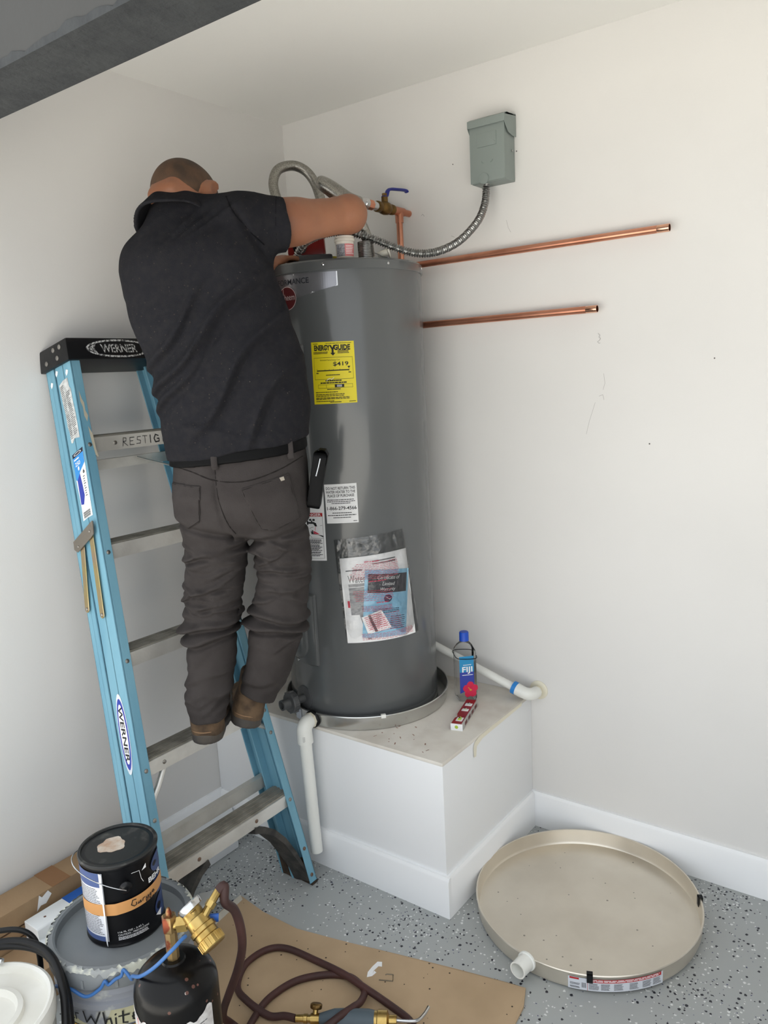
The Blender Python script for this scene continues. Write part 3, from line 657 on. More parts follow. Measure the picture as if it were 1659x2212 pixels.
# torpedo level lying on the platform
la, lb_ = np.array([.942, -.389, PH]), np.array([.889, -.196, PH]); e = lb_-la; LL = np.linalg.norm(e); e /= LL; w_ = np.array([e[1], -e[0], 0])
lv = thing('torpedo_level', 'small red torpedo level lying on the platform in front of the bottle', 'spirit level', tuple((la+lb_)/2))
M = (np.stack([e, w_, [0, 0, 1]], 1), la)
def lvp(x, y, t): return la+e*x+w_*y+np.array([0, 0, t])
REDP = mat('level_red', (150, 34, 36), .4)
prof = [(0, -.017), (LL, -.017), (LL, .019), (.0, .019)]
prof = [(0, -.019), (.045, -.019), (.056, -.013), (.066, -.013), (.075, -.019), (LL, -.019), (LL, .019), (0, .019)]
MB().prism(prof, lvp, .002, .022).build('body', REDP, lv, bevel=.0015)
mb = MB(); mb.box((-.001, .0165, 0), (LL+.001, .0205, .024), M); mb.build('edge_rail', mat('level_grey', (176, 174, 170), .45), lv, bevel=.0008)
mb = MB(); mb.box((-.0022, -.0195, 0), (.001, .0205, .0225), M); mb.build('end_cap', PAPERW, lv)
for i in range(4):
    mb = MB(); mb.box((.03+.042*i, .0203, .006), (.055+.042*i, .0212, .018), M); mb.build('side_slot', mat('slot_dark', (92, 30, 32), .5), lv)
for x0, x1, y0, y1, col in ((.022, .05, -.010, .012, (176, 200, 70)), (.102, .12, -.012, .011, (196, 202, 176)), (.145, .165, -.012, .012, (190, 196, 186))):
    mb = MB(); mb.box((x0, y0, .0215), (x1, y1, .0232), M); fr_ = mb.build('vial_frame', PAPERW, lv, bevel=.0008)
    mb = MB(); pa = la+e*(x0+.006)+w_*((y0+y1)/2)+np.array([0, 0, .0232]); pb = la+e*(x1-.006)+w_*((y0+y1)/2)+np.array([0, 0, .0232]); mb.tube([pa, pb], .0055, 14); mb.build('vial', mat('vial_%d' % col[0], col, .12, coat=.6), fr_)
    mb = MB(); mb.sphere((pa+pb)/2+np.array([0, 0, .0045]), .0028, 10); mb.build('bubble', BLACKP, fr_)
mb = MB(); M2 = (np.stack([w_, -e, [0, 0, 1]], 1), la-e*.0022); mb.lathe([(.006, 0), (.005, .001), (1e-4, .0012)], la-e*.0022+np.array([0, 0, .012]), 14, -e); mb.build('end_vial', mat('vial_176', (176, 200, 70), .12, coat=.6), lv)

# ================================================================== ON THE BACK WALL
# disconnect box
DX0, DX1, DZ0, DZ1, DY = .873, 1.000, 2.252, 2.447, -.075
BOXG = mat('box_grey', (134, 143, 139), .5, bump=.05, bump_scale=180)
db = thing('disconnect_box', 'grey-green metal electrical disconnect box mounted high on the back wall', 'electrical box', ((DX0+DX1)/2, 0, DZ0))
MB().box((DX0+.003, DY+.006, DZ0), (DX1-.003, -.0005, DZ1-.012)).build('body', BOXG, db, bevel=.003)
cov = MB().box((DX0+.001, DY, DZ0+.002), (DX1-.001, DY+.006, DZ1-.022)).build('cover', BOXG, db, bevel=.002)
hood = [(-.0005, DZ1+.008), (DY+.012, DZ1+.004), (DY-.006, DZ1-.004), (DY-.006, DZ1-.026), (DY-.0035, DZ1-.026), (DY-.0035, DZ1-.006), (-.0005, DZ1+.003)]
mb = MB(); mb.prism(hood, lambda y, z, t: np.array([t, y, z]), DX0-.003, DX1+.003)
for x in (DX0-.003, DX1+.0015):
    side = [(-.0005, DZ1+.006), (DY+.012, DZ1+.003), (DY-.005, DZ1-.005), (DY-.005, DZ1-.026), (DY+.006, DZ1-.04), (DY+.022, DZ1-.055), (DY+.05, DZ1-.06), (-.0005, DZ1-.06)]
    mb.prism(side, lambda y, z, t: np.array([x+t, y, z]), 0, .0015)
mb.build('hood', BOXG, db, bevel=.0008)
cx = (DX0+DX1)/2
MB().box((cx-.035, DY-.003, DZ1-.088), (cx+.035, DY+.002, DZ1-.046)).build('embossed_plate', BOXG, cov, bevel=.0028)
mb = MB()
for sx in (-1, 1): mb.tube([(cx+sx*.02, DY-.0005, DZ0+.065), (cx+sx*.017, DY-.001, DZ0+.06), (cx+sx*.012, DY-.0005, DZ0+.058)], .0012, 6)
mb.tube([(cx+.02, DY-.001, DZ1-.07), (cx+.031, DY-.0032, DZ1-.078), (cx+.033, DY-.0032, DZ1-.085)], .0013, 6); mb.build('embossed_marks', BOXG, cov)
MB().lathe([(.017, 0), (.017, .004), (.012, .005)], (cx-.012, DY+.0005, DZ0+.012), 20, (0, -1, 0)).build('latch_tab', BOXG, cov)
MB().lathe([(.004, 0), (.0035, .003), (1e-4, .0035)], (DX1-.001, DY+.05, DZ0+.09), 10, (1, 0, 0)).build('screw', CHROME, db)
# flexible metal conduit down to the heater
cpath = [(cx-.02, -.045, 2.262), (.915, -.047, 2.235), (.917, -.062, 2.19), (.91, -.1, 2.132), (.888, -.18, 2.067), (.858, -.262, 2.031), (.817, -.322, 2.025), (.766, -.373, 2.046), (.71, -.414, 2.076), (.648, -.446, 2.098), (.578, -.474, 2.099), (.513, -.487, 2.082), (.472, -.486, 2.05), (.462, -.478, 2.012)]
S_ = spline(cpath, 40); seg_ = np.concatenate([[0], np.cumsum(np.linalg.norm(np.diff(S_, axis=0), axis=1))])
tt = np.arange(0, seg_[-1], .0018); S2 = np.stack([np.interp(tt, seg_, S_[:, i]) for i in range(3)], 1)
rr = .0106+.0025*np.sin(2*np.pi*tt/.0078)
co = tag(MB().tube(S2, rr, 14).build('flexible_conduit', ZINC, loc=tuple(S2[-1])), 'ribbed silver flexible conduit curving from the grey box to the heater top', 'conduit')
# horizontal copper pipes
for (x0, x1, z, lbl) in ((.44, 1.497, 2.036, 'longer upper copper pipe running along the back wall, right of the heater'), (.44, 1.281, 1.828, 'shorter lower copper pipe running along the back wall, right of the heater')):
    cp = thing('copper_pipe', lbl, 'copper pipe', (x0, -.03, z), 'copper pipes along the back wall')
    MB().lathe([(.0098, 0), (.0112, 0), (.0112, x1-x0-.035)], (x0, -.03, z), 24, (1, 0, 0), caps=False).build('tube', COPPER, cp)
    MB().lathe([(.0112, 0), (.0113, .0002), (.0113, .035), (.0098, .035), (.0098, -.15)], (x1-.035, -.03, z), 24, (1, 0, 0), caps=False).build('polished_end', COPPER_B, cp)
# shut-off valve on its copper tee
VX, VZ = .578, 2.219
sv = thing('shutoff_valve', 'brass ball valve with blue lever on a copper tee above the heater', 'valve', (VX, 0, VZ))
mb = MB(); mb.cyl((VX, 0, VZ), (VX, -.05, VZ), .0112); mb.build('copper_stub', COPPER, sv)
mb = MB(); mb.lathe([(.0125, 0), (.0145, .002), (.0145, .062), (.0125, .064)], (VX, -.035, VZ), 20, (0, -1, 0)); mb.cyl((VX, -.062, VZ), (VX, -.062, VZ-.038), .0143); mb.build('copper_tee', COPPER, sv)
MB().cyl((VX, -.062, VZ-.035), (VX, -.062, 1.99), .0112).build('copper_riser', COPPER, sv)
mb = MB(); mb.lathe([(.0115, 0), (.017, .0), (.018, .012), (.0145, .02), (.0205, .03), (.0225, .045), (.0205, .06), (.0145, .07), (.018, .078), (.018, .092), (.012, .093)], (VX, -.1, VZ), 20, (0, -1, 0)); vb = mb.build('valve_body', BRASS_D, sv)
mb = MB(); mb.cyl((VX, -.145, VZ+.018), (VX, -.145, VZ+.036), .011); mb.lathe([(.0085, 0), (.0085, .012)], (VX, -.145, VZ+.036), 6); mb.build('stem', BRASS_D, vb)
hpth = [(VX, -.152, VZ+.036), (VX, -.135, VZ+.04), (VX, -.118, VZ+.064), (VX+.004, -.07, VZ+.071), (VX+.006, -.028, VZ+.074), (VX+.006, -.018, VZ+.07)]
mb = MB(); mb.tube(spline(hpth, 6), .009, 10, ry=.005, up=(0, 0, 1)); mb.build('lever', mat('lever_blue', (36, 44, 130), .45), sv)
mb = MB(); mb.lathe([(.0145, 0), (.0145, .028)], (VX, -.193, VZ), 20, (0, -1, 0)); mb.build('steel_coupling', CHROME, sv)
mb = MB(); mb.lathe([(.017, 0), (.017, .02), (.0155, .022), (.0155, .026)], (VX, -.221, VZ), 8, (0, -1, 0)); mb.build('copper_nut', COPPER, sv)
mb = MB(); mb.lathe([(.016, 0), (.0185, .002), (.0185, .02), (.0165, .022), (.0165, .05)], (VX, -.247, VZ+.001), 20, (0, -1, 0)); mb.build('hose_collar', CHROME, sv)
# braided hoses
h2 = [(VX, -.29, VZ+.002), (VX+.005, -.35, VZ+.006), (.588, -.43, 2.243), (.592, -.486, 2.249), (.604, -.505, 2.236), (.625, -.49, 2.214), (.652, -.455, 2.18), (.672, -.415, 2.132), (.674, -.385, 2.085), (.668, -.365, 2.03)]
tag(MB().tube(spline(h2, 10), .0165, 18).build('braided_hose', STEEL, loc=(.668, -.365, 2.02)), 'braided steel hose curling from the brass valve behind the elbow to the heater top', 'hose', 'braided hoses')
h1 = [(.44, -.35, 2.05), (.40, -.385, 2.12), (.36, -.4, 2.19), (.322, -.4, 2.25), (.30, -.392, 2.31), (.301, -.365, 2.357), (.324, -.318, 2.374), (.352, -.285, 2.358), (.376, -.268, 2.318), (.396, -.266, 2.262), (.42, -.27, 2.2), (.455, -.275, 2.17), (.486, -.282, 2.15)]
tag(MB().tube(spline(h1, 10), .0165, 18).build('braided_hose', STEEL, loc=(.44, -.35, 2.02)), 'braided steel hose looping up in the corner behind the man', 'hose', 'braided hoses')

# ================================================================== ON TOP OF THE HEATER
TZ = HZ1+.004
jx, jy = .648, -.464
jar = thing('flux_jar', 'small white jar with black and red label on top of the heater', 'jar', (jx, jy, TZ))
mb = MB(); mb.lathe([(.024, 0), (.0265, .003), (.0285, .05), (.0315, .051), (.0318, .058), (.0295, .06), (.0295, .066), (.027, .066), (.026, .05), (1e-4, .05)], (jx, jy, TZ), 32); jb = mb.build('pot', mat('jar_white', (222, 216, 206), .45, var=(190, 176, 160), var_scale=20, var_amt=.4), jar)
ta = math.atan2(CAM[1]-jy, CAM[0]-jx)
q = Patch(lambda x, y, o: np.array([jx+(.0268+.0016*y+o)*math.cos(ta-1.3+2.6*x), jy+(.0268+.0016*y+o)*math.sin(ta-1.3+2.6*x), TZ+.006+.036*y]))
k = MB(); q.rect(k, .5, 0, .98, 1, .0006, 10); k.build('red_label', mat('label_pinkred', (206, 120, 122), .55), jb, fix=False)
k = MB(); q.rect(k, .08, 0, .5, 1, .0006, 10); k.build('grey_label', mat('label_smudged', (150, 150, 156), .6, var=(90, 90, 96), var_scale=220, var_amt=.9), jb, fix=False)
k = MB(); q.lines(k, .54, .95, [.85-.13*i for i in range(6)], .05, .001, .3); k.build('print', PAPERW, jb, fix=False, smooth=0)
tag(MB().tube([(.664, -.458, TZ+.055), (.684, -.446, 2.149)], .0026, 8).build('brush_handle', mat('brush_wire', (150, 142, 134), .4, .8), loc=(.664, -.458, TZ+.055)), 'thin metal flux brush handle sticking up out of the white jar', 'brush')
sx, sy = .690, -.414
prof = []
for i in range(11):
    z = .0005+.0046*i; rb = .0215+.0018*min(1, i/8)
    prof += [(rb, z), (rb+.0018, z+.0012), (rb+.0018, z+.0030), (rb, z+.0042)]
so = thing('solder_coil', 'ribbed coil of silver solder wire standing beside the white jar', 'solder', (sx, sy, TZ))
MB().lathe([(.012, .0)]+prof+[(.012, prof[-1][1])], (sx, sy, TZ), 32).build('coil', ZINC, so)
mb = MB(); mb.tube(spline([(sx+.02, sy+.01, TZ+.018), (sx+.03, sy+.024, TZ+.012), (sx+.04, sy+.035, TZ+.004), (sx+.05, sy+.045, TZ+.003)], 6), .0015, 7); mb.build('loose_end', ZINC, so)
fx, fy = .722, -.352
ft = thing('plastic_fitting', 'small white plastic fitting with round flange lying on the heater top', 'fitting', (fx, fy, TZ))
dd = np.array([.55, .42, .25]); dd /= np.linalg.norm(dd)
MB().lathe([(.0085, 0), (.0105, .004), (.0105, .03), (.013, .032)], np.array([fx-.02, fy-.015, TZ+.012]), 16, dd).build('nipple', mat('nylon_white', (214, 210, 198), .4), ft)
MB().lathe([(.012, 0), (.024, .001), (.0245, .005), (.012, .007)], np.array([fx-.02, fy-.015, TZ+.012])+dd*.031, 28, dd).build('flange', mat('nylon_white', (214, 210, 198), .4), ft)
rt = thing('red_tool_case', 'dark red plastic tool case standing on the heater behind the raised arm', 'tool case', (.455, -.43, TZ))
M = (rotm((0, 0, 1), YAW-math.pi/2), (.452, -.425, TZ))
mb = MB(); mb.prism([(-.055, .045), (-.05, .018), (.0, .012), (.055, .018), (.066, .045), (.064, .1), (-.052, .1)], lambda x, y, t: M[0] @ np.array([x, t, y])+np.array(M[1]), -.025, .025)
mb.build('case', mat('case_red', (122, 26, 24), .28, coat=.3), rt, bevel=.006)
mb = MB(); mb.lathe([(.022, 0), (.022, .003), (.016, .004)], M[0] @ np.array([-.015, -.0255, .062])+np.array(M[1]), 24, M[0] @ np.array([0, -1, 0])); mb.build('dial', BLACKP, rt)
mb = MB(); mb.box((-.05, -.03, 0), (.06, .03, .012), M); mb.build('base_foot', BLACKP, rt, bevel=.004)
tag(MB().lathe([(.02, 0), (.024, .004), (.024, .02), (.02, .024), (.012, .024), (.012, 0)], (.548, -.405, TZ+.0), 28).build('yellow_tape_roll', mat('tape_yellow', (176, 164, 40), .5), loc=(.548, -.405, TZ)), 'small roll of yellow tape on the heater top behind the jar', 'tape roll')

# ================================================================== STEP LADDER leaning folded against the left wall
LK = .2393; LLn = math.sqrt(1+LK*LK); NX = np.array([1, 0, LK])/LLn
def lx(z): return .5657-LK*z
def ynear(z): return -1.2618+.0895*z-.015
def yfar(z): return -.7101-.0475*z+.015
def zm(z): return .0502+.9671*z
def LPt(z, w, y):
    """point of the ladder: z = height of the front plane, w = depth behind it"""
    return np.array([lx(z), y, z])-NX*w
BLUE = mat('fibreglass_blue', (116, 164, 183), .55, var=(98, 149, 172), var_scale=10, var_amt=.8, bump=.15, bump_scale=120, stretch=(1, 1, .25))
ladder = thing('step_ladder', 'blue fibreglass step ladder with aluminium steps leaning folded against the left wall', 'ladder', (.36, -.93, 0))
def rail(near, w0, w1, z0, z1, fl, th=.0045, inset=0):
    mb = MB(); sg = 1 if near else -1; yf_ = ynear if near else yfar
    def pl(y0, y1, wa, wb):
        V = [LPt(z, w, yf_(z)+sg*(y+inset)) for z in (z0, z1) for y, w in ((y0, wa), (y1, wa), (y1, wb), (y0, wb))]
        mb.add(V, [(0, 1, 2, 3), (4, 5, 6, 7), (0, 1, 5, 4), (1, 2, 6, 5), (2, 3, 7, 6), (3, 0, 4, 7)])
    pl(0, fl, w0, w0+th); pl(0, fl, w1-th, w1); pl(0, th, w0, w1)
    pl(0, th+.004, w0+(w1-w0)*.46, w0+(w1-w0)*.54)
    return mb
for near in (True, False):
    o = rail(near, 0, .086, .012, 1.762, .031).build('front_rail', BLUE, ladder, bevel=.0012, seg=1)
    rail(near, .0905, .136, .02, 1.762, .026, inset=.0).build('rear_rail', BLUE, ladder, bevel=.0012, seg=1)
TREAD = mat('tread_darker', (150, 145, 134), .6, .3, var=(112, 107, 97), var_scale=18, var_amt=.8, bump=.1, bump_scale=200)  # tread tops in a darker, mottled colour than the step faces
ZS = [.294+.3029*i for i in range(5)]
RIV = mat('rivet_steel', (150, 146, 140), .4, .9); RIVR = mat('rivet_rusty', (112, 78, 58), .6, .6, var=(150, 140, 130), var_scale=200, var_amt=.6)
def rivet(p, d, r, m, parent): MB().lathe([(r, -.001), (r*.95, .0015), (r*.6, .0028), (1e-4, .0032)], p, 12, d).build('rivet', m, parent)
for i, z in enumerate(ZS):
    y0, y1 = ynear(z)+.006, yfar(z)-.006
    W = .088
    pr = [(.006, -.024), (.006, .018)]
    tp_ = [(.011, .0182)]; w = .012
    for k in range(4):   # ribbed tread
        tp_ += [(w, .0188), (w+.001, .0215), (w+.0045, .0215), (w+.0055, .0188), (w+.0065, .0215), (w+.010, .0215), (w+.011, .0184)]; w += .0185
    tp_ += [(W-.002, .0188), (W-.002, .0182)]
    pr += [(W-.002, .0185), (W, .017), (W, -.006), (W-.003, -.006), (W-.003, .0145), (.0095, .0145), (.0095, -.022)]
    def fn(a, b, t, z=z): return LPt(z, 0, t)+np.array([-a, 0, b])
    st = MB().prism(pr, fn, y0, y1).build('step', ALU, ladder, smooth=30)
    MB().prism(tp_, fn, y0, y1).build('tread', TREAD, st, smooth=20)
    for yy in (ynear(z)+.0165, yfar(z)-.0165): rivet(LPt(z, 0, yy), NX, .0065, RIV, ladder)
    if i in (0, 1, 4):
        L = y1-y0
        for fr_ in (.26, .70) if i == 0 else ((.16, .86) if i == 1 else (.27, .87)):
            rivet(np.array([lx(z)-.006, y0+L*fr_, z-.003]), (1, 0, 0), .0065, RIVR if i == 0 else RIV, st)
    if i == 4:   # writing left on the top step
        k = MB(); qq = flat_patch((lx(z)-.0055, y0+L*.34, z-.022), (lx(z)-.0055, y0+L*.80, z-.022), (lx(z)-.0055, y0+L*.34, z+.016))
        let = [[[(0, .05), (.02, .9), (.08, .85), (.07, .55), (.01, .5), (.1, .05)]], [[(.24, .1), (.15, .1), (.16, .85), (.25, .85)], [(.16, .5), (.22, .5)]], [[(.29, .15), (.37, .15), (.38, .45), (.31, .55), (.32, .85), (.39, .85)]], [[(.43, .9), (.53, .85)], [(.48, .88), (.48, .1)]], [[(.6, .9), (.6, .1)]], [[(.78, .75), (.72, .9), (.68, .5), (.71, .1), (.79, .15), (.79, .45), (.75, .45)]], [[(.97, .15), (.88, .1), (.88, .88), (.97, .9)], [(.88, .5), (.95, .52)]]]
        for L_ in let:
            for s_ in L_: qq.stroke(k, [(x, .12+.76*y) for x, y in s_], .09 if s_[0][0] > .55 else .05, .0004, 5.2)
        k.build('marker_writing', INK, st, smooth=0, fix=False)
# top cap
CAPM = mat('cap_black', (17, 17, 19), .42, bump=.1, bump_scale=200, spec=.35)
zt0, zt1 = 1.7445, 1.812
mb = MB(); V = []
for z, gw, gy in ((zt0, 0, 0), (zt1-.004, .004, .004)):
    for w, y in ((-.012+gw, ynear(z)-.012+gy), (-.012+gw, yfar(z)+.012-gy), (.146-gw, yfar(z)+.012-gy), (.146-gw, ynear(z)-.012+gy)):
        V.append(LPt(z, w, y))
mb.add(V, [(3, 2, 1, 0), (4, 5, 6, 7), (0, 1, 5, 4), (1, 2, 6, 5), (2, 3, 7, 6), (3, 0, 4, 7)])
cap = mb.build('top_cap', CAPM, ladder, bevel=.005)
yn0, yn1 = ynear(zt0)-.012, ynear(zt1)-.008
for w, z in ((.028, 1.791), (.062, 1.791), (.045, 1.764), (.105, 1.764)):
    f = (z-zt0)/(zt1-zt0); rivet(LPt(z, w, yn0+(yn1-yn0)*f), (0, -1, .1), .0075, RIV, cap)
q = Patch(lambda x, y, o: LPt(zt0+(zt1-zt0)*(.06+.8*y), -.0122+.004*(.06+.8*y)-o, ynear(1.78)+.05+.225*x))
k = MB(); q.ell(k, .5, .5, .5, .5, .0006, rin=(.47, .40)); q.text(k, 'WERNER', .22, .27, .78, .74, .0006, .02)
q.poly(k, [(.03, .5), (.08, .62), (.16, .78), (.12, .5), (.16, .22), (.08, .38)], .0006); q.poly(k, [(.97, .5), (.92, .62), (.84, .78), (.88, .5), (.84, .22), (.92, .38)], .0006)
k.build('oval_emblem', mat('emblem_worn', (206, 206, 204), .6, var=(40, 40, 42), var_scale=160, var_amt=.9, lo=.46, hi=.56), cap, smooth=0, fix=False)
# rear braces and struts
for z, h in ((.352, .042), (1.458, .03)):
    y0, y1 = ynear(z)+.01, yfar(z)-.01
    mb = MB(); mb.prism([(.0, 0), (.0, h), (.022, h), (.022, h-.003), (.003, h-.003), (.003, 0)], lambda a, b, t, z=z: LPt(z, .102, t)+np.array([-a, 0, b-h/2]), y0, y1); mb.build('rear_brace', ALU, ladder)
z = 1.455
mb = MB(); mb.tube([LPt(1.49, .05, ynear(z)+.065), LPt(1.40, .075, ynear(z)+.018)], .013, 8, ry=.002); mb.build('corner_strut', ALU, ladder)
mb = MB(); mb.tube([LPt(1.468, .098, ynear(z)+.235), LPt(1.458, .09, ynear(z)+.255), LPt(1.415, .08, yfar(1.41)-.012), LPt(1.395, .08, yfar(1.39)-.006)], .011, 8, ry=.003); mb.build('corner_strut', ALU, ladder)
mb = MB(); mb.tube([LPt(.578, .03, ynear(.54)+.10), LPt(.535, .03, ynear(.5)+.07), LPt(.467, .03, ynear(.43)+.012)], .009, 10); mb.build('corner_strut', ALU, ladder)
mb = MB(); mb.tube([LPt(.58, .03, yfar(.54)-.09), LPt(.557, .026, yfar(.5)-.04), LPt(.538, .022, yfar(.5)-.012)], .009, 10); mb.build('corner_strut', ALU, ladder)
rivet(LPt(.522, 0, yfar(.522)-.0165), NX, .0065, RIV, ladder); rivet(LPt(.462, 0, ynear(.462)+.0165), NX, .0065, RIV, ladder)
for z in (.125, .035):
    for f_, s_ in ((ynear, 1), (yfar, -1)): rivet(LPt(z, 0, f_(z)+s_*.0165), NX, .0065, RIVR, ladder)
# black knee braces at the bottom and dirty feet
BOOT = mat('boot_black', (44, 43, 42), .6, var=(84, 80, 74), var_scale=30, var_amt=.6, bump=.2, bump_scale=80)
BOOTD = mat('boot_dirty', (70, 54, 38), .8, var=(36, 30, 26), var_scale=28, var_amt=.9, bump=.4, bump_scale=60)
for near in (True, False):
    yf_ = ynear if near else yfar; sg = 1 if near else -1
    pts = [(.276, .175), (.262, .14), (.235, .105), (.19, .072), (.13, .046), (.07, .03), (.02, .022)]
    mb = MB(); P_ = [LPt(z, .006, yf_(z)+sg*t) for z, t in pts]; Q_ = [LPt(z, .078, yf_(z)+sg*t) for z, t in pts]
    off = [np.array([0, sg*.006, -.020])]*(len(pts)-2)+[np.array([0, sg*.004, -.01]), np.array([0, sg*.004, -.004])]; n = len(pts)
    V = P_+Q_+[p+o_ for p, o_ in zip(P_, off)]+[p+o_ for p, o_ in zip(Q_, off)]
    F = []
    for i in range(n-1): F += [(i, i+1, n+i+1, n+i), (2*n+i, 3*n+i, 3*n+i+1, 2*n+i+1), (i, 2*n+i, 2*n+i+1, i+1), (n+i, n+i+1, 3*n+i+1, 3*n+i)]
    F += [(0, n, 3*n, 2*n), (n-1, 3*n-1, 4*n-1, 2*n-1)]
    mb.add(V, F); mb.build('knee_brace', BOOT, ladder)
    def shoe(w0, w1, ztop, t):
        m_ = MB(); V = []
        for z, g in ((0.001, .004), (.03, .0), (ztop, -.004)):
            for w, y in ((w0-g, -.003), (w0-g, t), (w1+g, t*.9), (w1+g, -.003)):
                p = LPt(max(z, .001), w, yf_(z)+sg*y); p[2] = z if z < .01 else p[2]; V.append(p)
        m_.add(V, [(3, 2, 1, 0), (8, 9, 10, 11)]+[(r*4+j, r*4+(j+1) % 4, (r+1)*4+(j+1) % 4, (r+1)*4+j) for r in (0, 1) for j in range(4)])
        return m_
    shoe(.0045, .081, .085, .026).build('front_foot', BOOTD, ladder, bevel=.002)
    shoe(.098, .130, .10, .028).build('rear_foot', BOOTD, ladder, bevel=.002)
# folded spreader on the near side
SPR = mat('spreader_zinc', (190, 172, 118), .3, .9, var=(170, 140, 150), var_scale=12, var_amt=.5)
def nearp(z, w, o): return LPt(z, w, ynear(z)-o)
mb = MB()
plate = [(w_0, zm(z_0)) for w_0, z_0 in [(.006, 1.288), (.012, 1.252), (.03, 1.243), (.108, 1.212), (.124, 1.222), (.122, 1.245), (.01, 1.29)]]
mb.prism(plate, lambda w, z, t: nearp(z, w, t), .010, .0125); hinge = mb.build('spreader_bracket', mat('hinge_grey', (140, 132, 122), .4, .8), ladder)
for (wa, za, wb, zb) in ((.085, zm(1.235), .118, zm(1.045)), (.033, zm(1.252), .046, zm(1.022))):
    mb = MB(); a_, b_ = np.array([wa, za]), np.array([wb, zb]); d_ = (b_-a_)/np.linalg.norm(b_-a_); n_ = np.array([-d_[1], d_[0]])*.0105
    ar = [b_+n_*math.cos(t)+d_*.0105*math.sin(t) for t in np.linspace(0, math.pi, 7)]
    poly = [tuple(a_+n_)]+[tuple(x) for x in ar]+[tuple(a_-n_)]
    mb.prism(poly, lambda w, z, t: nearp(z, w, t), .0055, .0085); s_ = mb.build('spreader_bar', SPR, ladder, bevel=.001, seg=1)
    rivet(nearp(zb, wb, .0085), (0, -1, 0), .0055, RIV, s_)
for w, z in ((.03, zm(1.262)), (.1, zm(1.228))): rivet(nearp(z, w, .0125), (0, -1, 0), .004, RIV, hinge)
# stickers on the near rail
def rq(quad):   # (z, w) TL TR BR BL
    TL, TR, BR, BL = [ensure_np((zm(x[0]), x[1])) for x in quad]
    return Patch(lambda x, y, o: nearp(*((BL*(1-x)+BR*x)*(1-y)+(TL*(1-x)+TR*x)*y), o))
q = rq([(1.698, .076), (1.71, .028), (1.532, .016), (1.521, .064)])
mb = MB(); ed_ = [(0, 1), (.5, 1.02), (1, 1), (1.0, .85), (1.12, .8), (1.08, .6), (1.1, .4), (1.05, .2), (1, 0), (.7, .03), (.45, .05), (.2, 0), (0.02, .02), (.06, .2), (-.02, .3), (.05, .5), (0, .7)]
q.poly(mb, ed_, .0008); wsn = mb.build('worn_sticker', mat('sticker_worn', (206, 208, 206), .6, var=(140, 142, 142), var_scale=70, var_amt=.6), ladder, smooth=0, fix=False)
k = MB(); q.lines(k, .08, .45, [.95-.03*i for i in range(30)], .012, .0012, .3); q.lines(k, .5, .95, [.8-.03*i for i in range(24)], .013, .0012, .4); k.build('print', INK_G, wsn, smooth=0, fix=False)
q = rq([(1.49, .070), (1.503, .012), (1.306, .018), (1.296, .070)])
mb = MB(); q.poly(mb, [(0, 1), (1, 1), (1.02, .7), (1, .3), (1, 0), (.5, .01), (0, 0), (.05, .2), (0, .5)], .0008); bs = mb.build('rating_sticker', PAPERW, ladder, smooth=0, fix=False); lab(bs, 'blue and white load rating sticker')
k = MB(); q.poly(k, [(0, .94), (1, .95), (1, .78), (.5, .7), (.1, .60), (0, .62)], .0012); k.build('light_blue_print', mat('print_sky', (52, 138, 208), .5), bs, smooth=0, fix=False)
k = MB(); q.rect(k, 0, .94, 1, 1, .0013); k.build('dark_print', mat('print_navy2', (20, 24, 46), .5), bs, smooth=0, fix=False)
k = MB(); q.poly(k, [(.1, .6), (.42, .68), (.5, .5), (.55, .34), (.35, .22), (.08, .24)], .0012); k.build('blue_print', mat('print_blue', (44, 60, 160), .5), bs, smooth=0, fix=False)
k = MB(); q.text(k, '250', .15, .80, .62, .86, .0016, .01); q.ell(k, .4, .755, .07, .03, .0016); q.lines(k, .1, .6, (.9,), .02, .0016); q.ell(k, .5, .97, .35, .02, .0016, rin=(.3, .014)); k.build('white_print', PAPERW, bs, smooth=0, fix=False)
k = MB(); q.text(k, '6', .72, .64, .9, .7, .0016, .02)
for i in range(9): q.lines(k, .66, .86, (.6-.035*i,), .012, .0016, .4)
for i in range(10): q.rect(k, .15, .02+.010*i, .85, .02+.010*i+(.006 if i % 3 else .0035), .0016)
k.build('print', INK, bs, smooth=0, fix=False)
q = rq([(.787, .073), (.797, .024), (.565, .026), (.555, .075)])
mb = MB(); q.ell(mb, .5, .5, .5, .5, .0008); ov = mb.build('oval_sticker', mat('sticker_oval', (226, 228, 232), .5, var=(150, 178, 200), var_scale=60, var_amt=.5), ladder, fix=False); lab(ov, 'worn white oval brand sticker')
k = MB(); q.ell(k, .5, .5, .45, .44, .0012, rin=(.3, .36)); k.build('blue_ring', mat('print_blue', (44, 60, 160), .5), ov, smooth=0, fix=False)
qv = Patch(lambda x, y, o: q.fn(.5+(y-.5)*.5, 1-x, o))
k = MB(); q.ell(k, .5, .5, .33, .37, .0014); k.build('white_field', PAPERW, ov, smooth=0, fix=False)
k = MB(); qv.text(k, 'WERNER', .17, .1, .83, .9, .0018, .02, .2); k.build('lettering', INK, ov, smooth=0, fix=False)
mb = MB(); q = Patch(lambda x, y, o: LPt(1.6+.12*y, -.0006, ynear(1.6)+.004+.024*x))
q.poly(mb, [(.5, .5), (.62, .3), (.8, .2), (.7, .02), (.9, -.1), (.6, -.25), (.4, -.1), (.5, .1), (.35, .25)], 0); q.poly(mb, [(.55, -.35), (.9, -.55), (.85, -.9), (.95, -1.1), (.6, -1.05), (.5, -.6)], 0)
mb.build('paint_chip', mat('rail_chip', (186, 178, 158), .8), ladder, smooth=0, fix=False)
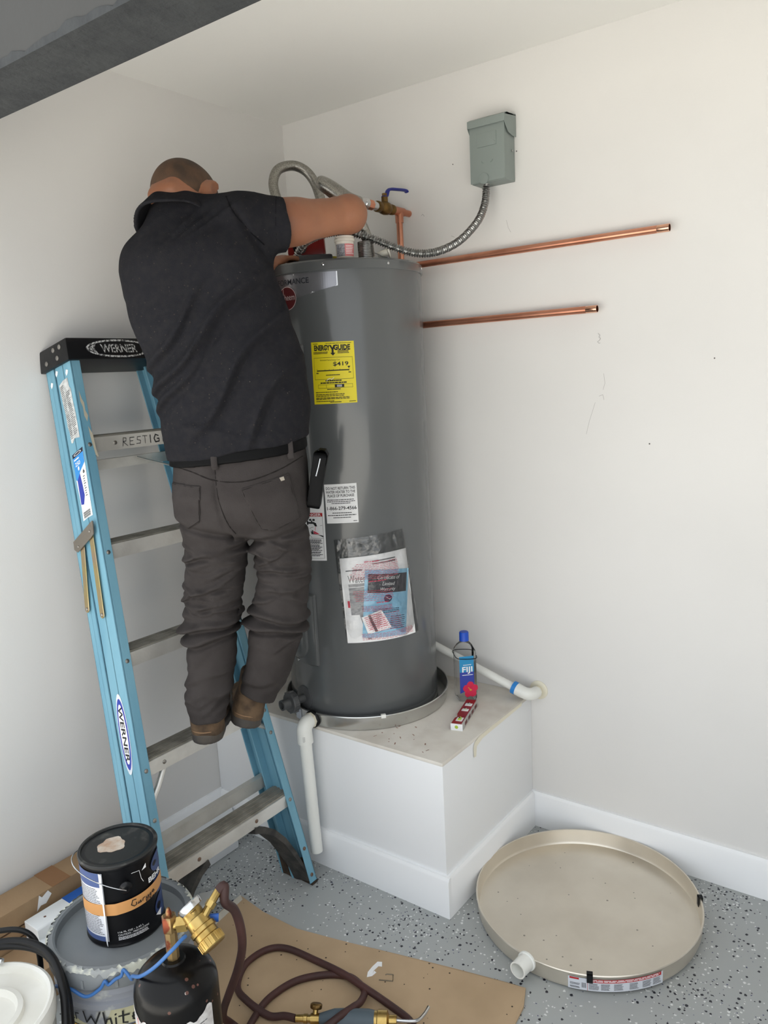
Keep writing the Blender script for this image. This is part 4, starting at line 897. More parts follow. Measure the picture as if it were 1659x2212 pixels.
for z, w in ((1.725, .075), (1.70, .11), (1.715, .022)):
    mb = MB(); nq = Patch(lambda x, y, o: nearp(z+x, w+y, .0006)); nq.poly(mb, [(0, 0), (.008, -.004), (.012, .006), (.003, .011), (-.006, .008)], 0)
    mb.build('paint_spot', PAPERW, ladder, smooth=0, fix=False)

# ================================================================== FLOOR CLUTTER
# brown paper sheet
pap = np.array([(.398, -.888), (.52, -.905), (.663, -.904), (.82, -.868), (.976, -.826), (1.15, -.782), (1.30, -.747), (1.352, -.742), (1.375, -.80), (1.385, -.90), (1.40, -1.15), (1.38, -1.40), (.62, -1.40), (.46, -1.22), (.42, -1.064), (.40, -.97)])
KRAFT = mat('kraft_paper', (180, 155, 124), .85, var=(164, 140, 110), var_scale=6, var_amt=.6, bump=.1, bump_scale=60)
flecks(KRAFT, (58, 48, 38), 60, (.14, .16)); flecks(KRAFT, (70, 60, 48), 22, (.10, .11))
ps = thing('paper_sheet', 'brown kraft paper sheet spread on the floor under the torch hose', 'paper', (.9, -1.1, 0))
n = len(pap); mb = MB(); V = [(x, y, .0035+.004*(i in (7, 8))) for i, (x, y) in enumerate(pap)]+[(x, y, .0005) for x, y in pap]
mb.add(V, [tuple(range(n)), tuple(range(n, 2*n))[::-1]]+[(i, (i+1) % n, n+(i+1) % n, n+i) for i in range(n)]); mb.build('sheet', KRAFT, ps, smooth=0)
mb = MB(); mb.add([(.396, -.886, .0042), (.42, -.9, .0042), (.445, -1.10, .0042), (.415, -1.11, .0042)], [(0, 1, 2, 3)]); mb.build('white_tape', mat('tape_pale', (202, 196, 182), .6), ps, smooth=0)
SC = MB(); pl_ = [(0, 0), (.012, .004), (.02, .014), (.012, .02), (.02, .032), (.03, .03), (.026, .044), (.012, .046), (.004, .03), (-.002, .014)]
SC.prism([(x*1.2, y*1.45) for x, y in pl_], lambda x, y, t: np.array([.965+x*.8-y*.35, -.945+y*.85+x*.45, .0042+t+.12*abs(x-.01)]), 0, .0006)
tag(SC.build('paper_scrap', PAPERW, loc=(.965, -.915, .004)), 'torn scrap of white paper on the brown sheet', 'paper scrap')
mb = MB(); mb.tube([(1.0, -.935, .006), (1.035, -.918, .006), (1.022, -.898, .006), (1.006, -.906, .006), (1.004, -.91, .006)], .0018, 6)
tag(mb.build('wire_clip', mat('clip_steel', (126, 116, 100), .4, .8), loc=(1.018, -.916, .004)), 'bent wire clip lying beside the white paper scrap', 'clip')
# cartons along the left wall
ct = thing('carton', 'long closed cardboard carton standing on edge along the left wall', 'box', (.07, -1.35, 0), 'cardboard cartons by the left wall')
MB().box((.018, -1.9, 0), (.118, -.985, .212)).build('body', CARD, ct, bevel=.003)
MB().box((.017, -1.36, .2122), (.119, -1.30, .2128)).build('tape_patch', mat('tape_brown', (138, 98, 62), .4), ct)
for za, zb in ((.150, .154), (.118, .121)): MB().box((.1182, -1.9, za), (.1192, -.985, zb)).build('flap_gap', mat('carton_gap', (74, 54, 36), .9), ct)
mb = MB(); pq = Patch(lambda x, y, o: np.array([.1196+o, -1.415+x, .165+y])); pq.poly(mb, [(0, 0), (.014, .012), (.03, .01), (.05, .03), (.04, .046), (.02, .035), (.012, .046)], 0); mb.build('torn_label', PAPERW, ct, smooth=0, fix=False)
ct2 = thing('carton', 'flat cardboard carton lying on the floor in front of the long carton', 'box', (.19, -1.55, 0), 'cardboard cartons by the left wall')
MB().box((.1215, -1.92, 0), (.275, -1.03, .098)).build('body', CARD, ct2, bevel=.003)
mb = MB(); mb.box((.121, -1.03, .03), (.19, -.995, .085)); mb.build('end_flap', CARD, ct2, bevel=.004)
# white moulded panel with blue tape
WP = mat('panel_white', (228, 230, 230), .45)
TAPB = mat('masking_blue', (36, 92, 172), .6)
wp_ = thing('trim_panel', 'white grooved trim panel with blue masking tape lying on the flat carton', 'trim panel', (.25, -1.25, .099))
prof = [(.135, .099), (.135, .172), (.20, .172), (.204, .168), (.204, .136), (.275, .132), (.28, .118), (.292, .118), (.294, .13), (.31, .13), (.312, .116), (.324, .116), (.326, .128), (.345, .126), (.345, .099)]
MB().prism(prof, lambda x, z, t: np.array([x, t, z]), -1.462, -1.06).build('panel', WP, wp_, bevel=.001, seg=1)
mb = MB(); mb.prism([(.1342, .12), (.1342, .1727), (.2046, .1727), (.2046, .137), (.204, .137), (.204, .172), (.135, .172), (.135, .12)], lambda x, z, t: np.array([x, t, z]), -1.345, -1.26); mb.build('blue_tape', TAPB, wp_)
mb = MB(); mb.box((.2042, -1.42, .138), (.2052, -1.36, .152)); mb.build('blue_tape', TAPB, wp_)
MB().lathe([(.004, 0), (.003, .0006), (1e-4, .0007)], (.168, -1.418, .172), 10).build('screw_hole', mat('hole_brown', (110, 78, 66), .8), wp_)
fpn = tag(MB().prism([(.02, -.975), (.02, -.625), (.075, -.618), (.19, -.70), (.19, -.975)], lambda x, y, t: np.array([x, y, t]), .001, .085).build('foam_board', mat('foam_white', (222, 224, 226), .6), loc=(.15, -.8, 0), bevel=.003), 'white foam board lying on the floor behind the ladder steps', 'foam board')
tag(MB().prism([(.29, -.965), (.335, -.925), (.37, -.93), (.385, -.955), (.36, -1.03), (.33, -1.06)], lambda x, y, t: np.array([x, y, t+.02*(x-.29)/.1]), .003, .016).build('plastic_offcut', mat('offcut_white', (204, 204, 200), .5), loc=(.34, -.98, .003), bevel=.001), 'pale plastic offcut lying on the floor behind the brass regulator', 'offcut')

# ---- grey bucket with lid
KX, KY, KZ = .682, -1.493, .424
PLG = mat('bucket_plastic', (140, 143, 150), .42, var=(196, 196, 186), var_scale=11, var_amt=.8, lo=.55, hi=.62, detail=7)
LIDM = mat('bucket_lid', (122, 126, 129), .45, var=(132, 136, 137), var_scale=5, var_amt=.6)
bk = thing('paint_bucket', 'grey five gallon paint bucket with a handwritten tape label beside the black gas cylinder', 'bucket', (KX, KY, 0))
MB().lathe([(.128, 0), (.131, .004), (.1505, .318), (.1575, .320), (.1585, .334), (.1525, .338), (.153, .356), (.1595, .358), (.1595, .372), (.154, .374), (.154, .40)], (KX, KY, 0), 72).build('pail', PLG, bk)
ld = MB().lathe([(.1625, .374), (.1655, .378), (.1665, .40), (.1655, .418), (.162, .424), (.152, .425), (.147, .421), (.145, .404), (.138, .401), (.03, .400), (1e-4, .400)], (KX, KY, 0), 72).build('lid', LIDM, bk)
mb = MB()
for i in range(14):   # lid lugs
    a = 2*math.pi*i/14+.2; d = np.array([math.cos(a), math.sin(a), 0]); e_ = np.array([-d[1], d[0], 0]); M = (np.stack([e_, d, [0, 0, 1]], 1), np.array([KX, KY, 0])+d*.1655)
    m_ = MB(); m_.box((-.003, -.002, .382), (.003, .003, .402), M); m_.build('lid_lug', LIDM, ld)
# dried paint on the rim
mb = MB(); N = 420
a_ = np.linspace(0, 2*math.pi, N, endpoint=False)
def wob(fr, sd): r_ = np.random.default_rng(sd); return sum(np.sin(a_*f_+r_.random()*6.28)/len(fr)**.5 for f_ in fr)
w1, w2_, w3 = wob((3, 7, 13, 29, 53), 1), wob((5, 11, 23, 47, 71), 2), wob((2, 5, 9, 31), 3)
Vp = []
for i in range(N):
    def rp_(r, z): return (KX+r*math.cos(a_[i]), KY+r*math.sin(a_[i]), z)
    lo_ = .4185-.016*max(.02, w1[i]*.6+.2); r2 = .1650-.0105*max(.05, min(1, w2_[i]*.6+.35))
    Vp += [rp_(.1674, lo_), rp_(.1674, .4185), rp_(.1648, .4236), rp_(min(.1645, r2+.0005), .4255), rp_(r2, .4257)]
mb.add(Vp, [(i*5+k_, ((i+1) % N)*5+k_, ((i+1) % N)*5+k_+1, i*5+k_+1) for i in range(N) for k_ in range(4)])
dpn = mb.build('dried_paint', mat('dried_paint', (196, 197, 184), .6, var=(150, 153, 152), var_scale=34, var_amt=1.0, lo=.45, hi=.55), ld, fix=False)
tk = math.atan2(CAM[1]-KY, CAM[0]-KX)
q = Patch(lambda x, y, o: np.array([KX+(.131+.0195*(.208+.11*y)/.318+.001+o)*math.cos(tk-1.25+2.0*x), KY+(.131+.0195*(.208+.11*y)/.318+.001+o)*math.sin(tk-1.25+2.0*x), .218+.10*y]))
mb = MB(); q.poly(mb, [(0, .5)]+[(x, .55-.02*math.sin(9*x)) for x in np.linspace(.05, .78, 12)]+[(.74, .98)]+[(x, 1) for x in np.linspace(.7, 0, 12)], .003); tl = mb.build('tape_label', mat('tape_cream', (186, 182, 150), .6), bk, smooth=30, fix=False)
k = MB()
for s_ in ([[(.02, .62), (.03, .9), (.06, .88), (.07, .68), (.02, .62)], [(.09, .66), (.09, .84)], [(.12, .74), (.16, .76), (.155, .84), (.125, .82), (.125, .66), (.17, .66)], [(.19, .66), (.19, .82), (.22, .84)],
           [(.27, .94), (.285, .66), (.33, .84), (.355, .64), (.40, .95)], [(.425, .95), (.43, .64), (.445, .76), (.47, .78), (.475, .64)], [(.505, .62), (.508, .78)], [(.507, .86), (.512, .88)], [(.56, .92), (.555, .62), (.585, .6)], [(.53, .80), (.60, .80)], [(.62, .72), (.67, .75), (.66, .82), (.63, .80), (.625, .65), (.66, .6), (.70, .62)]]):
    q.stroke(k, s_, .035, .0036, 2.9)
k.build('handwriting', INK, tl, smooth=0, fix=False)
k = MB(); q.rect(k, 0, .38, 1, .5, .0028, 24); k.build('yellow_band', mat('label_gold', (214, 172, 60), .5), bk, fix=False)
k = MB(); q.rect(k, 0, -.8, 1, .38, .0024, 24, 4); lbk = k.build('brand_label', mat('label_white2', (208, 216, 224), .5), bk, fix=False)
k = MB(); q.rect(k, .16, -.8, .42, .34, .0028, 8, 3); k.build('blue_print', mat('label_blue2', (34, 58, 150), .5), lbk, fix=False)
k = MB(); q.text(k, 'P', .2, -.05, .25, .25, .0034); k.build('red_print', RED, lbk, smooth=0, fix=False)
k = MB(); q.lines(k, .18, .45, (.44,), .04, .0032); k.build('band_print', INK, lbk, smooth=0, fix=False)
k = MB(); q.rect(k, .42, -.6, .95, .47, .0036, 14, 3); k.build('orange_tape', mat('tape_orange', (206, 150, 92), .55), bk, fix=False)

# ---- black paint can on the lid
CX, CY = .672, -1.474; CZ0, CZ1, CR = .4015, .604, .0885
can = thing('paint_can', 'black gallon paint can with orange tape band standing on the grey bucket lid', 'paint can', (CX, CY, CZ0))
BLKM = mat('can_black', (13, 13, 16), .3, spec=.4)
MB().lathe([(CR-.004, 0), (CR, .001), (CR+.001, .004), (CR-.001, .008), (CR-.002, .012), (CR-.002, .188), (CR, .191), (CR+.0015, .196), (CR, .201)], (CX, CY, CZ0), 64).build('body', BLKM, can)
MB().lathe([(CR, .198), (CR+.002, .2005), (CR, .204), (CR-.006, .2045), (CR-.009, .198), (CR-.013, .1975), (CR-.016, .201), (CR-.022, .2015), (.02, .2012), (1e-4, .2012)], (CX, CY, CZ0), 64).build('lid', mat('can_lid', (34, 34, 33), .5, var=(96, 94, 88), var_scale=22, var_amt=.7, lo=.55, hi=.7), can)
ta = math.atan2(CAM[1]-CY, CAM[0]-CX)
mb = MB(); pts = [(.0 + (.031+.003*math.sin(3*t+1)+.002*math.sin(7*t))*math.cos(t), (.031+.003*math.sin(3*t+1)+.002*math.sin(7*t))*math.sin(t)) for t in np.linspace(0, 2*math.pi, 30, endpoint=False)]
mb.prism(pts, lambda x, y, t: np.array([CX-.012+x, CY-.008+y, CZ0+.2013+t]), 0, .0008); mb.build('dried_patch', mat('patch_cream', (206, 196, 182), .7, var=(178, 138, 108), var_scale=30, var_amt=.8), can)
q = Patch(lambda x, y, o: np.array([CX+(CR-.0015+o)*math.cos(ta-1.75+3.5*x), CY+(CR-.0015+o)*math.sin(ta-1.75+3.5*x), CZ0+.012+.174*y]))
k = MB(); q.rect(k, .02, .02, .36, 1, .0008, 16, 4); wl = k.build('white_label', mat('label_paper', (224, 226, 232), .5), can, fix=False)
for ya, yb in ((.80, 1), (.02, .09)):
    k = MB(); q.rect(k, .02, ya, .332, yb, .0012, 14); k.build('blue_print', mat('can_blue', (74, 92, 140), .45), wl, fix=False)
k = MB(); q.lines(k, .05, .33, [.77-.024*i for i in range(28)], .010, .0012, .15); k.build('print', INK_G, wl, smooth=0, fix=False)
k = MB(); k.grid(lambda a, b: q.fn(.335+.03*b+.002*math.sin(5*a), a, .001+.012*b*(1-a*.6)), 10, 2); k.build('peeled_edge', PAPERW, wl, fix=False)
for cy_, ry_ in ((.85, .13), (.56, .16), (.22, .17)):
    k = MB(); q.ell(k, .86, cy_, .12, ry_, .0008+cy_*.0001); k.build('blue_swirl', mat('can_navy', (44, 64, 112), .4), can, smooth=30, fix=False)
k = MB(); q.text(k, 'BEHR', .70, .66, .87, .735, .0014, .03); q.text(k, '116 FL OZ - 3.43 L', .43, .135, .62, .16, .0014, .01); q.text(k, 'CAUTION - PRECAUCION', .43, .095, .66, .12, .0014, .01); q.lines(k, .43, .66, (.075, .058, .041), .009, .0014); q.poly(k, [(.74, .14), (.82, .16), (.80, .07)], .0014)
q.stroke(k, [(.57, .93), (.63, .92), (.64, .8), (.655, .74)], .006, .0014, 1.7); q.poly(k, [(.65, .9), (.69, .97), (.69, .91)], .0014); k.build('white_lettering', PAPERW, can, smooth=0, fix=False)
mb = MB(); mb.grid(lambda a, b: q.fn(.1+.8*a, .385+.165*b+.10*a-.02*math.sin(3*a), .0022+.0012*math.exp(-((a-.42)/.03)**2)), 60, 2); tp = mb.build('orange_tape', mat('tape_orange', (206, 150, 92), .55), can, fix=False)
k = MB()
def tq(x, y): return (.1+.8*x, .385+.165*y+.10*x-.02*math.sin(3*x))
for s_ in [[(.60, .8), (.57, .85), (.555, .5), (.58, .3), (.60, .35), (.60, .55)], [(.625, .5), (.615, .35), (.635, .35), (.64, .52), (.645, .33)], [(.66, .35), (.665, .55), (.685, .55)], [(.70, .5), (.695, .36), (.715, .36), (.72, .52), (.725, .36)], [(.75, .5), (.735, .4), (.75, .36), (.755, .5), (.745, .12), (.73, .15)], [(.77, .45), (.79, .5), (.785, .58), (.77, .5), (.775, .38), (.80, .4)],
           [(.70, -.02), (.695, .25), (.735, .27)], [(.695, .13), (.72, .14)], [(.745, .2), (.745, .02)], [(.765, .1), (.785, .1), (.78, .02), (.765, .04)], [(.80, .12), (.81, .02)]]:
    q.stroke(k, [tq(x, y) for x, y in s_], .011, .0042, 1.7)
k.build('handwriting', INK, tp, smooth=0, fix=False)
de = q.fn(.52, .70, 0)-np.array([CX, CY, 0]); de[2] = 0; de /= np.linalg.norm(de)
ec = np.array([CX, CY, CZ0+.012+.174*.77])
for s_ in (1, -1):
    MB().lathe([(.014, -.003), (.014, .003), (.009, .007), (.004, .008), (1e-4, .008)], ec+s_*de*(CR-.001), 20, s_*de).build('ear', BLKM, can)
sd = np.array([-de[1], de[0], 0]); sd = sd if sd @ (np.array([KX, KY, 0])-np.array([CAM[0], CAM[1], 0])) < 0 or True else -sd
sd = -np.array([_r[0], _r[1], 0]); sd = sd-de*(sd @ de); sd /= np.linalg.norm(sd)
hpts = [ec+de*(CR+.007)*math.cos(t)+sd*(CR+.014)*math.sin(t)+np.array([0, 0, .052*math.sin(t)-.004]) for t in np.linspace(0, math.pi, 26)]
mb = MB(); mb.tube(hpts, .0014, 8); mb.build('bail_handle', CHROME, can)

# ---- white bucket at the lower left and the black cable on it
WX, WY, WZ = .662, -1.822, .415
wbk = thing('white_bucket', 'white plastic bucket with ringed lid at the lower left under the black cable', 'bucket', (WX, WY, 0))
WHP = mat('white_plastic', (232, 230, 222), .4, var=(214, 210, 198), var_scale=9, var_amt=.5)
MB().lathe([(.115, 0), (.118, .004), (.133, .33), (.139, .332), (.139, .35), (.134, .352), (.134, .39)], (WX, WY, 0), 64).build('pail', WHP, wbk)
MB().lathe([(.142, .372), (.145, .375), (.146, .40), (.143, .413), (.137, .416), (.131, .412), (.128, .396), (.085, .394), (.082, .404), (.072, .406), (.069, .396), (.066, .392), (1e-4, .392)], (WX, WY, 0), 64).build('lid', WHP, wbk)
cb = []
def ringp(a, r, z): return np.array([WX+r*math.cos(a), WY+r*math.sin(a), z])
u_r = math.atan2(_r[1], _r[0])
for t, r, z in ((2.9, .17, .40), (2.55, .15, .435), (2.1, .15, .452), (1.6, .15, .458), (1.15, .152, .455), (.75, .156, .44), (.4, .16, .40), (.15, .163, .34), (.0, .165, .26), (-.15, .168, .16), (-.3, .175, .05)): cb.append(ringp(u_r+t, r, z))
BCAB = mat('cable_black', (12, 12, 13), .4, spec=.35)
cab = thing('black_cable', 'thick black cable looped over the white bucket', 'cable', tuple(ringp(u_r, .165, .0)))
MB().tube(spline(cb, 8), .0085, 12).build('loop', BCAB, cab)
cb2 = [ringp(u_r+t, r-.018, z+.004) for t, r, z in ((2.7, .165, .43), (2.2, .158, .45), (1.7, .155, .447), (1.2, .158, .44), (.8, .162, .425), (.45, .17, .385), (.2, .175, .33), (.03, .178, .25), (-.15, .182, .14), (-.3, .18, .05))]
cb2 = [p+np.array([0, 0, .0])+np.array([math.cos(u_r+.8), math.sin(u_r+.8), 0])*.014 for p in cb2]
MB().tube(spline(cb2, 8), .0085, 12).build('loop', BCAB, cab)
cb3 = [(.44, -1.75, .44), (.517, -1.695, .457), (.56, -1.668, .458), (.59, -1.656, .44), (.60, -1.655, .40), (.602, -1.658, .33), (.604, -1.66, .2), (.604, -1.662, .05)]
MB().tube(spline(cb3, 8), .0062, 12).build('loop', BCAB, cab)
mb = MB(); mb.tube([ringp(u_r+1.9, .135, .432), ringp(u_r+1.65, .125, .428)], .0075, 12); mb.build('metal_tip', CHROME, cab)

# ---- gas cylinder with brass regulator
GX, GY = 1.006, -1.588; GR = .083
gc = thing('gas_cylinder', 'chipped black gas cylinder with brass regulator in the foreground', 'gas cylinder', (GX, GY, 0))
BTANK = mat('tank_black', (13, 12, 12), .26, spec=.28, bump=.12, bump_scale=40)
flecks(BTANK, (110, 76, 64), 40, (.14, .22)); flecks(BTANK, (206, 200, 194), 60, (.05, .16)); flecks(BTANK, (92, 62, 54), 75, (.16, .26))
MB().lathe([(GR-.01, 0), (GR, .008), (GR, .472), (GR-.002, .486), (GR-.009, .502), (GR-.024, .518), (.042, .526), (.024, .530), (.022, .534), (1e-4, .534)], (GX, GY, 0), 64).build('shell', BTANK, gc)
MB().lathe([(.034, .512), (.034, .524), (.027, .528)], (GX, GY, 0), 28).build('collar', BTANK, gc)
mb = MB(); vz = .53
mb.lathe([(.0125, vz), (.0125, vz+.07)], (GX, GY, 0), 8); mb.lathe([(.015, vz+.065), (.016, vz+.068), (.016, vz+.094), (.013, vz+.098)], (GX, GY, 0), 6); mb.lathe([(.006, vz+.096), (.006, vz+.106), (.003, vz+.114), (1e-4, vz+.115)], (GX, GY, 0), 10)
vv = mb.build('valve', mat('valve_brass', (152, 128, 88), .4, .8, var=(120, 34, 28), var_scale=26, var_amt=.8, lo=.5, hi=.56), gc)
RR = np.array([_r[0], _r[1], 0]); RR /= np.linalg.norm(RR); FF = np.array([math.cos(YAW), math.sin(YAW), 0]); ZZ = np.array([0, 0, 1.0])
G0 = np.array([GX, GY, 0])
ctr = G0+RR*.062-FF*.012+ZZ*.616
ax = RR*.62-ZZ*.62-FF*.45; ax /= np.linalg.norm(ax)
mb = MB(); mb.cyl(G0+ZZ*.605, G0+RR*.024+ZZ*.61, .011, 16); mb.lathe([(.0165, 0), (.0165, .02)], G0+RR*.016+ZZ*.608, 6, RR*.95+ZZ*.1); mb.cyl(G0+RR*.03+ZZ*.61, ctr, .0115, 16); rg = mb.build('regulator_stem', BRASS, gc)
rb_ = MB().lathe([(.013, -.034), (.02, -.032), (.021, -.012), (.0225, -.01), (.0225, .008), (.0265, .01), (.0265, .018), (.0235, .02), (.0235, .03), (.0255, .032), (.0255, .05), (.0235, .052), (.014, .053), (1e-4, .053)], ctr, 36, ax).build('regulator_body', BRASS, gc)
for i in range(20):
    a = 2*math.pi*i/20; e1 = np.cross(ax, ZZ); e1 /= np.linalg.norm(e1); e2 = np.cross(ax, e1); p = ctr+(math.cos(a)*e1+math.sin(a)*e2)*.0253
    MB().cyl(p+ax*.033, p+ax*.049, .0012, 6).build('knob_ridge', BRASS, rb_)
gd = -RR*.35+ZZ*.85+FF*.1; gd /= np.linalg.norm(gd)
gcn = ctr-RR*.012+ZZ*.03
mb = MB(); mb.cyl(ctr, gcn-gd*.002, .007, 12); mb.build('gauge_stem', BRASS, rb_)
ga = -RR*.62+ZZ*.66+FF*.30; ga /= np.linalg.norm(ga); gce = gcn+gd*.006
MB().lathe([(.018, -.006), (.0235, -.005), (.025, .0), (.025, .007), (.022, .009), (.021, .0085)], gce, 32, ga).build('gauge', CHROME, gc)
MB().lathe([(.021, .0075), (.01, .0082), (1e-4, .0084)], gce, 32, ga, caps=False).build('gauge_glass', PAPERW, gc)
oh = G0+RR*.094+ZZ*.655+FF*.03
mb = MB(); mb.tube([ctr+ZZ*.01+RR*.008, ctr+ZZ*.024+RR*.018+FF*.014, oh], [.009, .0085, .008], 10); mb.lathe([(.0105, 0), (.0105, .012)], ctr+ZZ*.024+RR*.018+FF*.014, 6, oh-ctr); mb.build('outlet', BRASS, gc)
mb = MB(); mb.tube([ctr+RR*.014-ZZ*.002+FF*.016, ctr+RR*.034-ZZ*.004+FF*.020], .005, 10, ry=.009); mb.build('blue_tab', mat('tab_blue', (40, 92, 176), .5), gc)
tg = math.atan2(CAM[1]-GY, CAM[0]-GX)
q = Patch(lambda x, y, o: np.array([GX+(GR+o)*math.cos(tg-1.5+3*x), GY+(GR+o)*math.sin(tg-1.5+3*x), .245+.22*y]))
mb = MB(); up_ = lambda x: .99-.10*math.sin(math.pi*min(1, x/.8))+.012*math.sin(70*x)+.02*math.sin(37*x)
for i in range(30):
    xa, xb = .0+.78*i/30, .0+.78*(i+1)/30; mb.add([q.fn(xa, 0, .0008), q.fn(xb, 0, .0008), q.fn(xb, up_(xb), .0008), q.fn(xa, up_(xa), .0008)], [(0, 1, 2, 3)])
tlb = mb.build('torn_label', mat('label_worn', (206, 204, 202), .6, var=(150, 140, 138), var_scale=50, var_amt=.6), gc, fix=False)
k = MB(); q.poly(k, [(.10, .93), (.24, .88), (.30, .5), (.16, .55)], .0013); k.build('red_diamond', mat('label_red2', (190, 40, 36), .5), tlb, smooth=0, fix=False)
k = MB(); q.lines(k, .33, .72, [.86-.03*i for i in range(20)], .010, .0013, .3); q.stroke(k, [(.17, .85), (.21, .72), (.2, .65)], .02, .0017, 1.1); k.build('print', INK_G, tlb, smooth=0, fix=False)
# blue wire
wpts = np.array([(0.673, -1.622, 0.364), (0.689, -1.623, 0.373), (0.716, -1.622, 0.38), (0.749, -1.622, 0.368), (0.777, -1.613, 0.387), (0.789, -1.61, 0.404), (0.798, -1.61, 0.395), (0.81, -1.601, 0.405), (0.825, -1.596, 0.413), (0.83, -1.592, 0.427), (0.874, -1.603, 0.433), (0.922, -1.630, 0.482), (0.985, -1.652, 0.527), (1.03, -1.648, 0.565), (1.062, -1.628, 0.602), (1.067, -1.608, 0.613), (1.066, -1.597, 0.613)])
_dv = wpts[:, :2]-np.array([KX, KY]); _rv = np.linalg.norm(_dv, axis=1)
wpts[:, :2] = np.array([KX, KY])+_dv*(np.maximum(_rv, .172)/_rv)[:, None]
tag(MB().tube(spline(wpts, 8), .0036, 10).build('blue_wire', mat('wire_blue', (56, 104, 164), .45), loc=tuple(wpts[-1])), 'crinkled blue wire draped from the regulator over cylinder and grey bucket', 'wire')
# red-brown torch hose
hs = [tuple(oh), tuple(oh+RR*.012+ZZ*.006+FF*.006), (1.075, -1.503, .632), (1.072, -1.478, .596), (1.062, -1.458, .538), (1.03, -1.432, .458), (.971, -1.402, .354), (.903, -1.377, .243), (.84, -1.345, .15), (.79, -1.31, .07), (.775, -1.28, .025), (.80, -1.275, .0135), (.861, -1.285, .0135), (.92, -1.30, .0135), (.95, -1.34, .0135), (.88, -1.34, .0135), (.83, -1.28, .0135), (.80, -1.2, .0135), (.795, -1.142, .0135), (.814, -1.07, .0135), (.865, -1.011, .0135), (.923, -.979, .0135), (.972, -.983, .0135), (1.004, -1.005, .02), (1.025, -1.05, .034), (1.03, -1.09, .05), (1.02, -1.14, .052), (1.0, -1.18, .03), (1.02, -1.24, .0135), (1.12, -1.24, .0135), (1.2, -1.15, .0135), (1.21, -1.06, .0135), (1.165, -1.014, .0135), (1.095, -.998, .0135), (1.002, -.997, .0260), (.917, -.990, .027), (.805, -.982, .0135), (.705, -.992, .0135), (.657, -1.03, .0135), (.648, -1.105, .0135), (.69, -1.175, .0135), (.759, -1.205, .026), (.834, -1.2, .0135), (.88, -1.185, .024), (.915, -1.18, .03)]
HOSE = mat('hose_maroon', (60, 37, 34), .6, var=(84, 48, 44), var_scale=6, var_amt=.6)
tag(MB().tube(spline(hs, 7), .0095, 12).build('torch_hose', HOSE, loc=(.9, -1.2, 0)), 'dark red rubber hose coiled on the brown paper from regulator to torch', 'hose')
# torch handle
ta0, ta1 = np.array([.915, -1.18, .031]), np.array([1.175, -1.02, .031]); td = (ta1-ta0)/np.linalg.norm(ta1-ta0)
to = thing('brazing_torch', 'brazing torch with grey handle and brass fittings lying on the brown paper', 'torch', (1.03, -1.11, .0035))
MB().lathe([(.009, 0), (.009, .02), (.011, .021), (.011, .03), (.009, .031), (.0095, .05)], ta0, 16, td).build('hose_fitting', BRASS, to)
mb = MB(); mb.lathe([(.013, .04), (.013, .062)], ta0, 20, td); pk = ta0+td*.05; mb.cyl(pk, pk+np.array([-.005, .012, .022]), .007, 12); tb_ = mb.build('valve_block', BRASS, to)
MB().lathe([(.014, 0), (.016, .003), (.016, .01), (.012, .013)], pk+np.array([-.005, .012, .018]), 10, (-.2, .5, .9)).build('valve_knob', BRASS_D, tb_)
MB().lathe([(.012, .062), (.014, .065), (.024, .10), (.025, .12), (.025, .19), (.022, .205), (.016, .208)], ta0, 24, td).build('grip', mat('grip_grey', (76, 88, 96), .5), to)
MB().lathe([(.022, .205), (.022, .212), (.024, .214), (.024, .238), (.018, .24), (.013, .243), (.013, .262)], ta0, 16, td).build('tip_nut', BRASS, to)
e1 = ta0+td*.26; mb = MB(); mb.tube(spline([e1, e1+td*.05, e1+td*.075+np.array([-.012, .012, .004]), e1+td*.085+np.array([-.02, .03, .01])], 6), .0045, 10); mb.build('tip_tube', CHROME, to)

